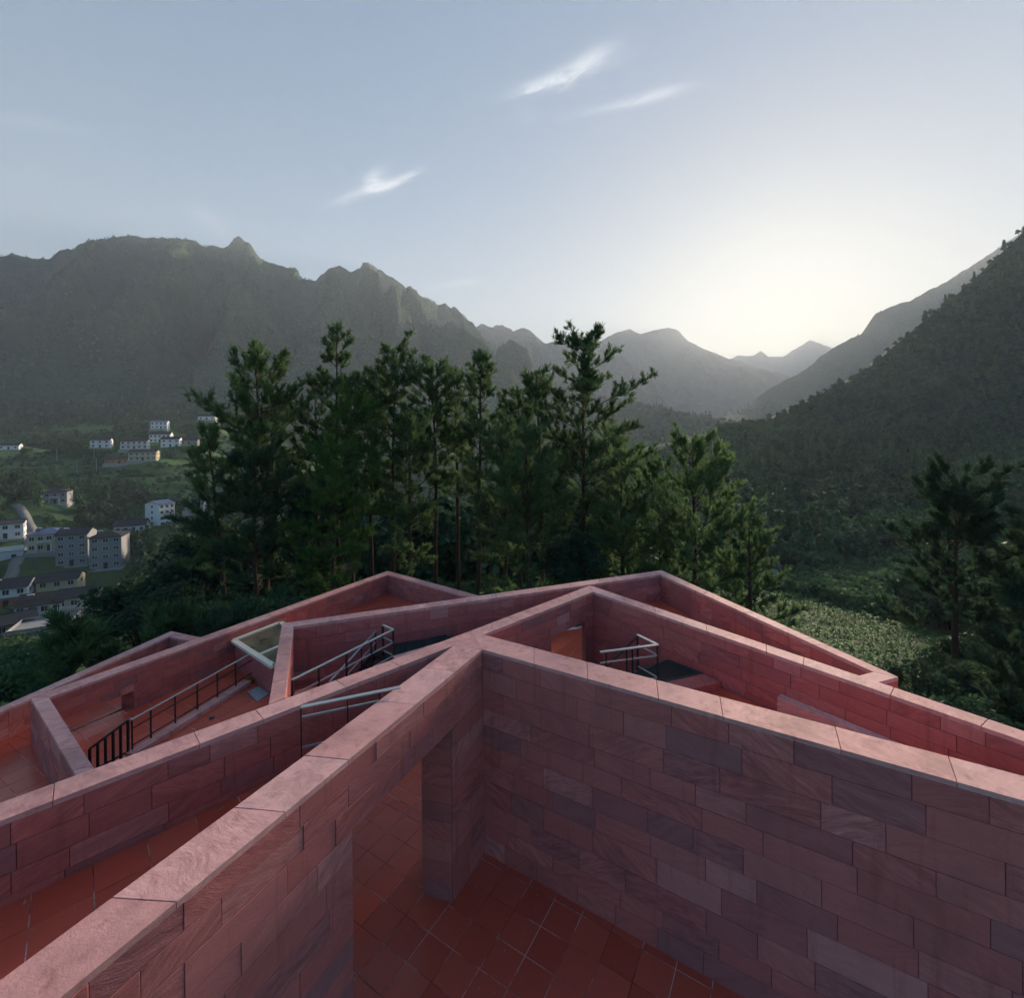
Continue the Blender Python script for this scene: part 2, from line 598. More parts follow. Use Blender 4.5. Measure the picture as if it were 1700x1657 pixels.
def core(root, F0, F1, N0, N1, z0, z1, openings=(), inset=.03):
    """solid body of a wall between the far and near plan lines, openings as (s0, s1, zb, zt) along the near line"""
    f0, f1, n0, n1 = (Vector(p) for p in (F0, F1, N0, N1))
    u = (n1 - n0).normalized()
    L = (n1 - n0).length
    m = MB()
    rl = root.location

    def piece(s0, s1, a, b):
        k0, k1 = s0 / L, s1 / L
        P = [n0.lerp(n1, k0), n0.lerp(n1, k1), f0.lerp(f1, k1), f0.lerp(f1, k0)]
        for i, j in ((0, 3), (1, 2)):
            d = (P[j] - P[i]).normalized() * inset
            P[i], P[j] = P[i] + d, P[j] - d
        m.prism([(p.x - rl.x, p.y - rl.y) for p in P], a - rl.z, b - rl.z)
    s = 0.0
    for o in sorted(openings):
        if o[0] > s: piece(s, o[0], z0, z1)
        if o[3] < z1: piece(o[0], o[1], o[3], z1)
        if o[2] > z0: piece(o[0], o[1], z0, o[2])
        s = o[1]
    if s < L: piece(s, L, z0, z1)
    return m.build('wall_body', MS['joint'], root)


WALLGROUP = 'faceted sandstone walls of the building'


def jamb_stones(root, far0, far1, near0, near1, o, row, seed):
    n0, n1, f0, f1 = (Vector(q) for q in (near0, near1, far0, far1))
    L = (n1 - n0).length
    along = (n1 - n0).normalized()
    for s, sgn in ((o[0], 1), (o[1], -1)):
        a, b = n0.lerp(n1, s / L), f0.lerp(f1, s / L)
        u = (b - a).normalized()
        d = Vector((-u.y, u.x))
        out = 1 if d.dot(along * sgn) > 0 else -1
        a = a + d * out * .02 + u * .028
        face_stones(root, a, u, (f0.lerp(f1, s / L) - n0.lerp(n1, s / L)).length - .056, out, max(o[2], -.04), o[3], row, (3.0,), seed=seed + int(s * 10))


def wall(label, far0, far1, near0, near1, z0, zt, row, lens, near=True, far=False, openings=(), seed=1, cope=None, step=1.25, th=.075, mat=None, zs=None, zsf=None):
    root = empty('parapet_wall', (near0[0], near0[1], z0))
    tag(root, label, 'wall', WALLGROUP, 'thing')
    core(root, far0, far1, near0, near1, z0, zt - th, openings)
    n0, n1, f0, f1 = (Vector(p) for p in (near0, near1, far0, far1))
    if near:
        u = (n1 - n0).normalized()
        out = 1 if Vector((-u.y, u.x)).dot(n0 - f0) > 0 else -1
        face_stones(root, n0, u, (n1 - n0).length, out, zs if zs is not None else z0, zt - th, row, lens, openings, seed, mat)
    if far:
        u = (f1 - f0).normalized()
        out = 1 if Vector((-u.y, u.x)).dot(f0 - n0) > 0 else -1
        k = (f1 - f0).length / (n1 - n0).length
        face_stones(root, f0, u, (f1 - f0).length, out, zsf if zsf is not None else z0, zt - th, row, lens, [(o[0] * k, o[1] * k, o[2], o[3]) for o in openings], seed + 50, mat)
    for o_ in openings: jamb_stones(root, far0, far1, near0, near1, o_, row, seed)
    c = cope or (far0, far1, near0, near1)
    coping(root, *c, zt, th, step, seed + 7)
    return root


BIG = (.8, .95, 1.1, 1.25, 1.45)
MID = (.55, .7, .8, .95, 1.1)
SML = (.42, .5, .6, .72, .85)

# front right wall and the wall that runs to the lower left with its doorway
w1 = wall('tall dark sandstone wall filling the lower right corner of the picture', (-.76, 11.428), (11.0, 4.107), (-.74, 10.63), (10.4, 3.77), -.05, TOP, .42, BIG, True, True, seed=3, step=1.35, zsf=2.6)
W2O = [(1.26, 3.98, -.1, 3.55)]
w2 = wall('thick sandstone wall running to the lower left with a doorway beside the corner pillar', (-1.424, 10.84), (-6.2, 1.07), (-.74, 10.63), (-5.45, 1.12), -.05, TOP, .40, BIG, True, True, W2O, seed=21, cope=((-1.424, 10.84), (-6.2, 1.07), (-.74, 10.63), (-5.45, 1.12)), step=1.3, zsf=3.3, zs=.0)
# long diagonal wall through the hub: left part, hub stone, right part
w5 = wall('long diagonal sandstone wall crossing the left half behind the thick front wall', (-1.72, 11.075), (-8.4, 4.92), (-1.424, 10.84), (-8.1, 4.56), -.05, TOP, .36, MID, True, True, [(.1, 3.25, -.1, 3.3)], seed=31, mat=MS['stone_red'], zs=3.3, zsf=1.0)
coping_block(w5, [Vector(p) for p in ((-1.424, 10.84), (-.74, 10.63), (-.86, 11.02), (-1.08, 11.68), (-1.72, 11.075))], TOP)
coping_block(w5, [Vector(p) for p in ((-.74, 10.63), (-.76, 11.428), (-1.08, 11.68), (-.86, 11.02))][:3] + [Vector((-1.08, 11.68))], TOP - .0015)
w3 = wall('short sandstone wall rising from the hub to the middle peak with a doorway below', (-1.08, 11.68), (2.486, 15.117), (-.76, 11.428), (2.475, 14.49), -.05, TOP, .265, MID, True, True, [(2.46, 4.06, -.1, 3.84)], seed=41, zs=2.0, zsf=3.6)
w4 = wall('sandstone wall descending from the middle peak to the right edge', (2.486, 15.117), (10.4, 4.6), (2.475, 14.49), (9.95, 4.6), -.05, TOP, .265, MID, True, True, seed=51, zs=2.3, zsf=3.6)
w7 = wall('long rear sandstone wall climbing from the skylight to the rightmost peak', (-6.146, 12.284), (5.331, 16.73), (-5.744, 12.06), (5.126, 16.194), 3.0, TOP, .265, MID, True, True, [(6.2, 10.6, 2.9, 3.45)], seed=61, zs=3.0, zsf=3.9)
w7r = wall('rear sandstone wall descending from the rightmost peak beside the crop field', (5.331, 16.73), (7.609, 9.21), (5.126, 16.194), (7.28, 9.42), -.05, TOP, .265, MID, True, True, seed=71, zs=2.9, zsf=3.0)
w7e = wall('short sandstone end piece closing the rear wall beside the crop field', (7.609, 9.21), (6.95, 8.98), (7.28, 9.42), (6.80, 9.25), -.05, TOP - .002, .265, MID, False, True, seed=73, zsf=2.5)
w8 = wall('short narrow sandstone wall between the skylight and the rear stair shaft', (-6.146, 12.284), (-4.52, 8.50), (-5.744, 12.06), (-4.33, 8.74), -.05, TOP - .002, .265, MID, True, True, seed=81, zs=1.8, zsf=.6, step=1.0)
# lower walls on the left, stepping down the hill
W6O = [(.12, 2.06, .5, 1.2)]
w6 = wall('long lower sandstone wall running up from the left court to the left peak', (-14.303, 13.689), (-7.174, 26.453), (-13.741, 13.677), (-6.979, 25.723), -1.4, 2.0, .215, SML, True, False, W6O, seed=91, mat=MS['stone_red'], zs=.5, step=1.05)
w6r = wall('lower sandstone wall falling from the left peak behind the long rear wall', (-7.174, 26.453), (.0, 20.8), (-6.979, 25.723), (-.3, 20.43), -1.4, 2.0, .215, SML, True, False, seed=101, zs=.6, step=1.2)
w9 = wall('short grey purple sandstone wall enclosing the left court', (-14.303, 13.689), (-8.6, 9.486), (-13.741, 13.677), (-8.4, 9.70), -1.4, 1.998, .265, MID, False, True, seed=111, zsf=.55, step=1.0)
w10 = wall('outermost low sandstone wall along the left edge above the trees', (-15.648, 14.087), (-14.509, 19.606), (-15.3, 14.0), (-14.212, 19.081), -2.0, 1.5, .24, SML, True, False, seed=121, mat=MS['stone_red'], zs=.5, step=1.1)
coping(w10, (-16.35, 10.7), (-15.648, 14.087), (-16.0, 10.63), (-15.3, 14.0), 1.5, .075, 1.1, 5)
core(w10, (-16.35, 10.7), (-15.648, 14.087), (-16.0, 10.63), (-15.3, 14.0), -2.0, 1.425)
u10 = (Vector((-15.3, 14.0)) - Vector((-16.0, 10.63)))
face_stones(w10, (-16.0, 10.63), u10.normalized(), u10.length, -1, .5, 1.425, .24, SML, seed=9, mat=MS['stone_red'])
w10b = wall('short low sandstone wall returning from the outermost corner on the left', (-14.509, 19.606), (-11.55, 18.45), (-14.212, 19.081), (-11.9, 18.16), -2.0, 1.5, .24, SML, True, False, seed=131, zs=.5, step=1.0)


# ---- tiled floors
def clip_poly(sub, clip):
    n = len(clip)
    a = sum(clip[i][0] * clip[(i + 1) % n][1] - clip[(i + 1) % n][0] * clip[i][1] for i in range(n))
    if a < 0: clip = clip[::-1]
    out = list(sub)
    for i in range(n):
        (ax, ay), (bx, by) = clip[i], clip[(i + 1) % n]
        side = lambda p: (bx - ax) * (p[1] - ay) - (by - ay) * (p[0] - ax)
        inp, out = out, []
        for j in range(len(inp)):
            p, q = inp[j], inp[(j + 1) % len(inp)]
            sp, sq = side(p), side(q)
            if sp >= 0: out.append(p)
            if sp * sq < 0:
                t = sp / (sp - sq)
                out.append((p[0] + (q[0] - p[0]) * t, p[1] + (q[1] - p[1]) * t))
        if not out: return []
    return out


def poly_area(p):
    return abs(sum(p[i][0] * p[(i + 1) % len(p)][1] - p[(i + 1) % len(p)][0] * p[i][1] for i in range(len(p)))) / 2


_tile_full = {}


def tiled_floor(label, polys, z, ang, size=.6, origin=(0, 0), seed=0, th=.18, tile_polys=None):
    r = random.Random(seed)
    allp = [p for q in polys for p in q]
    base = MB()
    for q in polys: base.prism(list(q), z - th, z - .006)
    fl = base.build('terrace_floor', MS['grout'])
    tag(fl, label, None, None, 'structure')
    ca, sa = math.cos(ang), math.sin(ang)
    for poly in (tile_polys or polys):
        loc = [((p[0] - origin[0]) * ca + (p[1] - origin[1]) * sa, -(p[0] - origin[0]) * sa + (p[1] - origin[1]) * ca) for p in poly]
        x0, x1 = min(p[0] for p in loc), max(p[0] for p in loc)
        y0, y1 = min(p[1] for p in loc), max(p[1] for p in loc)
        for i in range(math.floor(x0 / size), math.ceil(x1 / size)):
            for j in range(math.floor(y0 / size), math.ceil(y1 / size)):
                g = .006
                c = ((i + .5) * size, (j + .5) * size)
                q = [(i * size + g, j * size + g), ((i + 1) * size - g, j * size + g), ((i + 1) * size - g, (j + 1) * size - g), (i * size + g, (j + 1) * size - g)]
                k = clip_poly(q, loc)
                if len(k) < 3 or poly_area(k) < .012: continue
                full = abs(poly_area(k) - (size - 2 * g) ** 2) < 1e-6
                if full and size in _tile_full:
                    me = _tile_full[size]
                else:
                    pts = [(p[0] - c[0], p[1] - c[1]) for p in (q if full else k)]
                    me = MB().prism(pts, -.02, 0).mesh('tile', MS['tile'])
                    if full: _tile_full[size] = me
                wx, wy = origin[0] + c[0] * ca - c[1] * sa, origin[1] + c[0] * sa + c[1] * ca
                o = obj('tile', me, fl, (wx, wy, z + r.uniform(-.0012, .0012)), ang)
                o.rotation_euler = (r.gauss(0, .0012), r.gauss(0, .0012), ang)
    return fl


A1 = math.atan2(-.524, .8515)
tiled_floor('glazed terracotta tile floor of the deep front court', [[(-6.5, 1.3), (14, 1.3), (9, 9), (5, 16), (-1, 16), (-5.6, 11.5)], [(-1, 16.02), (5, 16.02), (5, 24), (-2.5, 21)]], 0.0, A1, .6, (-1.72, 8.93), 3,
            tile_polys=[[(-4.2, 6.9), (5.5, 6.9), (-.75, 10.75), (-4.2, 12.89)], [(-4.2, 12.90), (-.75, 10.76), (-1.0, 16), (-2.2, 16)], [(1.2, 17.8), (4.6, 17.8), (4.6, 23.5), (1.2, 22.3)]])
tiled_floor('narrow red tile strip between the two long walls on the left', [[(-3.80, 8.58), (-2.50, 8.72), (-6.1, 1.3), (-8.9, 3.6), (-8.1, 4.55)]], 3.55, math.atan2(.685, .728), .6, (-3.8, 8.6), 5)
tiled_floor('small red tile landing beside the right hand grating', [[(3.76, 10.66), (4.95, 11.09), (9.6, 4.95), (9.3, 5.0), (3.55, 8.78)]], 3.45, math.atan2(-.799, .601), .6, (4, 10), 6)
tiled_floor('red tile triangle inside the rightmost peak', [[(5.1, 16.17), (3.3, 15.45), (4.1, 13.3), (6.9, 9.9), (7.2, 9.6)]], 3.78, math.atan2(.361, .9325), .6, (5.1, 16.2), 7)
tiled_floor('red tile floor of the left court beside the black stair rail', [[(-14.02, 13.68), (-10.3, 20.4), (-6.0, 12.3), (-4.6, 8.8), (-8.5, 9.6)], [(-15.4, 14.2), (-14.3, 19.15), (-11.9, 18.2), (-14.02, 13.69)], [(-16.1, 10.65), (-15.4, 14.19), (-14.03, 13.68), (-8.5, 9.59)]], .6, math.atan2(.873, .4876), .6, (-13.7, 13.7), 8, .25)
tiled_floor('red tile triangle inside the left peak', [[(-7.0, 25.7), (-10.2, 19.9), (-6.2, 13.4), (-.5, 20.5)]], .95, math.atan2(.873, .4876), .6, (-13.7, 13.7), 9, .25)

# ---- details of the courts
def thing(name, label, cat, loc=(0, 0, 0), rz=0, group=None):
    return tag(empty(name, loc, rz), label, cat, group)


def rail(label, pts, zb, posts, top_w=.065, rails=(.5,), height=.85, group='metal guard rails', cat='railing', light=True, thick=.022, dark_rails=False):
    """guard rail along plan points (x, y, z of the floor); flat top bar, thin rails, posts"""
    t = thing('guard_rail', label, cat, pts[0], 0, group)
    o = Vector(pts[0])
    P = [Vector(p) - o for p in pts]
    ml = MS['steel_light'] if light else MS['steel_dark']
    for a, b in zip(P[:-1], P[1:]):
        MB().bar(a + Vector((0, 0, height)), b + Vector((0, 0, height)), top_w, thick).build('handrail', ml, t)
        for rz_ in rails:
            MB().bar(a + Vector((0, 0, rz_)), b + Vector((0, 0, rz_)), .024, .032).build('rail', MS['steel_dark'] if dark_rails else ml, t)
    for k in posts:
        i = min(int(k), len(P) - 2)
        p = P[i].lerp(P[i + 1], k - i)
        MB().bar(p + Vector((0, 0, -.05)), p + Vector((0, 0, height - thick / 2)), .05, .022, (P[i + 1] - P[i])).build('post', MS['steel_dark'], t)
    return t


rail('long grey handrail on black posts along the rusty curb of the left court', [(-10.93, 13.22, .74), (-9.74, 17.42, .74)], .74, (0.0, .12, .29, .46, .63, .80, .99), rails=(.6, .12), height=.86, dark_rails=True)
t = thing('stair_rail', 'black sloping stair rail with upright bars in the left court', 'railing', (-10.98, 13.14, .62))
MB().bar((0, 0, 1.0), (-.52, -.62, .62), .05, .05).build('handrail', MS['steel_dark'], t)
MB().bar((0, 0, .12), (-.52, -.62, .0), .04, .04).build('rail', MS['steel_dark'], t)
for k in range(6):
    f = k / 5
    MB().bar((-.52 * f, -.62 * f, .02 - .1 * f), (-.52 * f, -.62 * f, 1.0 - .38 * f), .05, .05).build('baluster', MS['steel_dark'], t)
MB().bar((0.02, .05, 1.0), (.06, .1, .97), .09, .035).build('bracket', MS['steel_light'], t)
MB().bar((-.52, -.62, .02), (-.95, -1.3, -.02), .05, .05).build('base_bar', MS['steel_dark'], t)

# curb along that rail
cb = thing('stone_curb', 'low sandstone curb with rust stains under the left handrail', 'curb', (-10.9, 13.1, .6))
ca_, cb_ = Vector((-.02, -.05)), Vector((1.32, 4.78))
for k, (a, b) in enumerate(((0, .22), (.22, .42), (.42, .63), (.63, .82), (.82, 1.0))):
    p, q = ca_.lerp(cb_, a + .002), ca_.lerp(cb_, b - .002)
    d = (q - p).normalized(); nrm = Vector((d.y, -d.x))
    MB().prism([tuple(p - nrm * .10), tuple(q - nrm * .10), tuple(q + nrm * .2), tuple(p + nrm * .2)], -.02, .14).build('curb_stone', MS['rust'] if k == 4 else MS['coping'], cb)

# skylight
L_, B_, F_ = Vector((-11.03, 18.22)), Vector((-10.08, 19.95)), Vector((-8.37, 16.1))
R_ = F_ + (B_ - L_)
sk = thing('skylight', 'cream framed glass skylight between the long left walls', 'skylight', (L_.x, L_.y, .6))
o = Vector((L_.x, L_.y))
q = [L_ - o, F_ - o, R_ - o, B_ - o]
cq = sum(q, Vector((0, 0))) / 4
MB().prism([tuple(cq + (p - cq) * .97) for p in q], .0, 1.0).build('skylight_base', MS['stone'], sk)
MB().prism([tuple(cq + (p - cq) * .93) for p in q], 1.02, 1.055).build('pane', MS['glass_dirty'], sk)
for i in range(4):
    a, b = q[i], q[(i + 1) % 4]
    MB().bar((a.x, a.y, 1.055), (b.x, b.y, 1.055), .2, .1).build('frame', MS['frame_cream'], sk)
a, b = q[0].lerp(q[1], .62), q[3].lerp(q[2], .62)
MB().bar((a.x, a.y, 1.06), (b.x, b.y, 1.06), .13, .07).build('glazing_bar', MS['frame_cream'], sk)
pl = MB().prism([(0, 0), (.62, -.48), (.45, -.95), (-.2, -.35)], 0, .03).build('metal_plate', MS['steel_light'], None, (-9.25, 16.75, .605))
tag(pl, 'grey metal threshold plate on the tiles in front of the skylight', 'plate')

# rear stair shaft: grating landing, steel stair, rails
def grating(label, poly, z, step=.075, group='steel gratings'):
    g = thing('steel_grating', label, 'grating', (poly[0][0], poly[0][1], z), 0, group)
    P = [(p[0] - poly[0][0], p[1] - poly[0][1]) for p in poly]
    n = len(P)
    for i in range(n):
        a, b = P[i], P[(i + 1) % n]
        MB().bar((a[0], a[1], -.03), (b[0], b[1], -.03), .05, .08).build('edge_beam', MS['grate'], g)
    e = Vector(P[1]) - Vector(P[0]); e.normalize(); f = Vector((-e.y, e.x))
    m = MB()
    ext = [(Vector(p).dot(e), Vector(p).dot(f)) for p in P]
    for axis in (0, 1):
        lo, hi = min(x[axis] for x in ext), max(x[axis] for x in ext)
        lo2, hi2 = min(x[1 - axis] for x in ext), max(x[1 - axis] for x in ext)
        s = lo + step
        while s < hi:
            w = .006
            quad = [(s - w, lo2 - 1), (s + w, lo2 - 1), (s + w, hi2 + 1), (s - w, hi2 + 1)]
            if axis == 1: quad = [(b, a) for a, b in quad]
            k = clip_poly(quad, ext)
            if len(k) >= 3 and poly_area(k) > 1e-4:
                m.prism([tuple(e * p[0] + f * p[1]) for p in k], -.03, .0 - .002 * axis)
            s += step
    tag(m.build('grate_bars', MS['grate'], g), kind='stuff')
    return g


grating('dark steel grating landing below the rear wall', [(-3.45, 13.15), (-2.2, 13.6), (-1.62, 13.15), (-3.18, 12.1)], 3.8)
lc = thing('stone_curb', 'sandstone curb wedge beside the rear grating landing', 'curb', (-3.18, 12.05, 3.5))
for k, pts in enumerate(([(-3.18, 12.05), (-2.33, 12.66), (-2.12, 12.36), (-2.92, 11.72)], [(-2.32, 12.67), (-1.50, 13.22), (-.98, 13.30), (-1.25, 12.9), (-2.11, 12.37)])):
    MB().prism([(p[0] + 3.18, p[1] - 12.05) for p in pts], -.15, .36).build('curb_stone', MS['coping'], lc)
rail('grey handrail guarding the rear stair shaft beside the hub', [(-4.62, 9.62, 3.75), (-3.16, 12.1, 3.75)], 3.75, (0, .22, .48, .74, 1.0), rails=(.45, .1), height=.78)
rail('short grey rail return at the top of the rear stair', [(-3.16, 12.1, 3.75), (-3.52, 12.42, 3.75)], 3.75, (.99,), rails=(.45, .1), height=.78)
t = thing('steel_stair', 'black steel stair dropping away from the rear grating', 'stair', (-3.45, 12.6, 3.75))
sd = Vector((-1.35, -2.3)).normalized()
sn = Vector((-sd.y, sd.x))
for k in range(9):
    c = sd * (.28 * k + .1) + sn * .05
    a, b = c - sn * .42, c + sn * .42
    MB().bar((a.x, a.y, -.12 - .17 * k), (b.x, b.y, -.12 - .17 * k), .26, .03).build('tread', MS['steel_dark'], t)
for s_ in (-.45, .45):
    a, b = sn * s_, sd * 2.6 + sn * s_
    MB().bar((a.x, a.y, -.15), (b.x, b.y, -1.75), .05, .22).build('stringer', MS['steel_dark'], t)
a, b = Vector((-.36, .21)), Vector((-.95, -1.6))
MB().bar((a.x, a.y, .47), (b.x, b.y, .01), .045, .022).build('handrail', MS['steel_light'], t)
MB().bar((a.x, a.y, .17), (b.x, b.y, -.29), .025, .025).build('rail', MS['steel_light'], t)
for f in (0.02, .35, .68, 1):
    p = a.lerp(b, f); MB().bar((p.x, p.y, -.15 - 1.05 * f), (p.x, p.y, .46 - .46 * f), .03, .03).build('post', MS['steel_dark'], t)

# rail across the wedge between the two long walls
rail('flat pale grey rail spanning the wedge between the two long walls', [(-3.82, 8.27, 3.9), (-2.20, 8.9, 3.9)], 3.9, (.0, .45, .78), rails=(.66, .12), height=.84, top_w=.085)
# right court: grating, curb, rail
grating('dark steel grating landing in the right hand court', [(4.03, 12.2), (4.66, 11.5), (3.45, 11.08), (2.85, 11.5)], 3.6)
lc = thing('stone_curb', 'sandstone step between the right grating and the red tile landing', 'curb', (3.5, 11.06, 3.3))
for pts in ([(3.49, 11.05), (4.1, 11.26), (4.28, 10.84), (3.72, 10.66)], [(4.11, 11.265), (4.66, 11.46), (4.93, 11.08), (4.29, 10.845)]):
    MB().prism([(p[0] - 3.5, p[1] - 11.06) for p in pts], -.1, .31).build('curb_stone', MS['stone_red'], lc)
rail('white grey rail with two bars around the right hand stair opening', [(2.0, 10.85, 3.6), (3.46, 11.2, 3.6), (3.12, 11.78, 3.6)], 3.6, (.1, .45, .55, .99, 1.99), rails=(.6, .06), height=.86, top_w=.075)
t = thing('steel_stair', 'black steel stair dropping into the right hand court', 'stair', (2.95, 11.55, 3.55))
sd = Vector((-1.6, -.42)).normalized(); sn = Vector((-sd.y, sd.x))
for k in range(8):
    c = sd * (.28 * k + .12)
    a, b = c - sn * .38, c + sn * .38
    MB().bar((a.x, a.y, -.15 - .17 * k), (b.x, b.y, -.15 - .17 * k), .26, .03).build('tread', MS['steel_dark'], t)
for s_ in (-.42, .42):
    a, b = sn * s_, sd * 2.3 + sn * s_
    MB().bar((a.x, a.y, -.15), (b.x, b.y, -1.5), .05, .2).build('stringer', MS['steel_dark'], t)
MB().bar((.15, .22, .86), (-1.5, -.2, -.45), .05, .035).build('handrail', MS['steel_dark'], t)
# low pink upstand against the right wall
up = MB().prism([(5.62, 9.95), (5.78, 10.08), (7.5, 7.75), (7.3, 7.65)], 3.46, 3.86).build('stone_upstand', MS['coping'])
tag(up, 'thin pink sandstone upstand against the foot of the wall descending from the middle peak', 'curb')


def drain(label, x, y, z, r0):
    d = thing('floor_drain', label, 'drain', (x, y, z), 0, 'floor drains')
    me = bpy.data.meshes.new('drain_cover')
    bm = bmesh.new()
    bmesh.ops.create_uvsphere(bm, u_segments=14, v_segments=8, radius=r0)
    for v in bm.verts: v.co.z = max(v.co.z, 0) * .55
    bm.to_mesh(me); bm.free()
    me.materials.append(MS['steel_dark'])
    obj('drain_cover', me, d)
    MB().tube([(0, 0, 0), (0, 0, .012)], r0 * 1.35, 14).build('drain_ring', MS['grate'], d)


drain('small black domed drain on the narrow red tile strip', -4.72, 6.63, 3.55, .07)
drain('tiny black drain by the curb near the skylight', -9.35, 16.4, .6, .07)
drain('tiny black drain on the court tiles beside the left handrail', -9.75, 14.9, .6, .07)

# dry leaves blown into the courts
lr = np.random.default_rng(8)
spots = [(x_, y_, 0.004) for x_, y_ in zip(lr.uniform(-2.5, 3.2, 70), lr.uniform(5.5, 10.2, 70)) if (x_ + .74) * .524 + (y_ - 10.63) * .8515 < -.1]
spots += [(x_, y_, 3.556) for x_, y_ in zip(lr.uniform(-6.6, -4.0, 40), lr.uniform(4.6, 7.6, 40)) if -1.25 < (y_ - 8.6) - .94 * (x_ + 3.8) < -.15]
Vl, Fl = [], []
for i, (x_, y_, z_) in enumerate(spots):
    a_, L_2 = lr.uniform(0, 6.28), lr.uniform(.015, .04)
    d_ = np.array([math.cos(a_), math.sin(a_), lr.uniform(-.1, .3)]) * L_2; n_ = np.array([-math.sin(a_), math.cos(a_), lr.uniform(-.2, .4)]) * L_2 * .4
    c_ = np.array([x_, y_, z_ + .006])
    Vl += [c_ - d_, c_ + n_, c_ + d_ + [0, 0, .008], c_ - n_]; Fl.append([4 * i, 4 * i + 1, 4 * i + 2, 4 * i + 3])
ll = obj('leaf_litter', mesh_np('leaf_litter', np.array(Vl), np.array(Fl), plain('dry_leaf', (.42, .30, .20), .9, 0, .3, 9)))
tag(ll, 'tiny dry leaves scattered over the court tiles', None, None, 'stuff')
# ------------------------------------------------------------------ terrain
nrng = np.random.default_rng(5)
PROF = [
    (-2.2, [(-40, -2), (0, -2), (10, -3), (25, -8), (60, -22), (110, -36), (165, -32), (235, -20), (340, 2), (420, 12), (520, 30), (700, 66), (950, 115), (6400, 120)]),
    (-1.1, [(-40, -1.8), (8, -1.8), (15, -2.6), (25, -7), (50, -19), (90, -34), (125, -38.5), (165, -34), (200, -28), (235, -20), (340, -1), (420, 9), (520, 26), (700, 60), (950, 105), (6400, 110)]),
    (-.85, [(-40, -1.8), (10, -1.8), (17, -2.4), (28, -7), (50, -17), (90, -33), (125, -39), (165, -35), (230, -33.5), (250, -30), (340, -3), (420, 10), (520, 27), (700, 58), (950, 100), (6400, 100)]),
    (-.6, [(-40, -1.8), (20, -1.9), (30, -4), (45, -12), (90, -30), (150, -38), (230, -33), (340, -12), (430, 5), (600, 30), (950, 85), (6400, 90)]),
    (-.25, [(-40, -1.8), (27, -1.8), (40, -4), (60, -11), (120, -28), (250, -32), (400, -22), (600, -8), (800, 10), (1000, 30), (6400, 40)]),
    (.1, [(-40, -1.8), (26, -1.8), (36, -3.2), (60, -11), (120, -26), (250, -30), (400, -20), (600, -8), (900, -2), (1200, 5), (6400, 10)]),
    (.3, [(-40, -1.8), (20, -2.2), (35, -7), (60, -14), (120, -25), (250, -22), (400, -12), (600, -8), (900, 0), (6400, 5)]),
    (.55, [(-40, -1.8), (14, -2.2), (24, -5), (40, -10), (60, -14.5), (80, -18), (110, -22), (200, -16), (300, -4), (420, 4), (600, 0), (6400, 5)]),
    (.85, [(-40, -1.8), (10, -2.2), (22, -4), (40, -11), (60, -15.5), (80, -19), (120, -22), (200, -14), (260, -4), (330, 10), (6400, 20)]),
    (1.15, [(-40, -1.8), (10, -2.5), (22, -4.5), (40, -11), (80, -18), (130, -18), (200, -8), (260, 5), (330, 20), (6400, 30)]),
    (2.2, [(-40, -2), (10, -3), (22, -5), (40, -10), (80, -14), (130, -12), (200, 0), (260, 15), (330, 30), (6400, 40)]),
]
PT = np.array([p[0] for p in PROF])
# house pads: x, y, ground level, radius of the pad
HOUSES = {
    'A': (-146.1, 135, -37.1), 'B': (-138.5, 142, -37.0), 'C': (-126.2, 125, -38.3), 'D': (-119.8, 128, -37.8), 'E': (-125.6, 116, -37.1), 'F': (-115.3, 114, -38.1),
    'G': (-156.2, 166, -33.4), 'H': (-143.4, 165, -34.2), 'I': (-171.8, 172, -29.5), 'J': (-201.8, 185, -27.7), 'K': (-180.9, 165, -31.8), 'L': (-230.2, 235, -20.7),
    'M': (-178.8, 235, -32.6), 'N': (-178.7, 226, -33.6), 'O': (-280.1, 345, 4.8), 'P': (-283.5, 375, 9.5), 'Q': (-264.2, 360, 5.7), 'R': (-259.0, 370, 7.3),
    'S': (-307.0, 405, 21.1), 'T': (-288.3, 440, 30.1), 'U': (-261.6, 330, -3.2), 'V': (-274.1, 325, -4.9), 'W': (-318.5, 360, 5.8), 'X': (-402.8, 370, 5.2),
    'Y': (-163.8, 240, -25.3), 'Z': (52.3, 95, -19.5)}


def ground_raw(x, y):
    x = np.asarray(x, float); y = np.asarray(y, float)
    t = np.clip(x / np.maximum(y, 14.0), PT[0], PT[-1])
    cols = np.stack([np.interp(y, [q[0] for q in p[1]], [q[1] for q in p[1]]) for p in PROF])
    k = np.clip(np.searchsorted(PT, t) - 1, 0, len(PT) - 2)
    f = (t - PT[k]) / (PT[k + 1] - PT[k]); f = f * f * (3 - 2 * f)
    z = np.take_along_axis(cols, k[None], 0)[0] * (1 - f) + np.take_along_axis(cols, k[None] + 1, 0)[0] * f
    far = np.clip((y - 30) / 120, 0, 1)
    z = z + (fbm2(x / 60, y / 60, 3, 5) - .5) * 7 * far + (fbm2(x / 9, y / 9, 4, 3) - .5) * .8 * np.clip((y - 22) / 20, 0, 1)
    # terraced fields on the left slope
    m = np.clip((y - 235) / 30, 0, 1) * np.clip((520 - y) / 60, 0, 1) * np.clip((-.35 - x / np.maximum(y, 1)) / .12, 0, 1)
    st = 3.4
    zz = z + (fbm2(x / 45, y / 45, 9, 2) - .5) * 4
    fr = zz / st - np.floor(zz / st)
    sm = np.clip((fr - .62) / .3, 0, 1); sm = sm * sm * (3 - 2 * sm)
    zt = (np.floor(zz / st) + sm) * st
    return z * (1 - m) + zt * m


_pads = np.array(list(HOUSES.values()))
_pd = _pads[:, 2] - ground_raw(_pads[:, 0], _pads[:, 1])


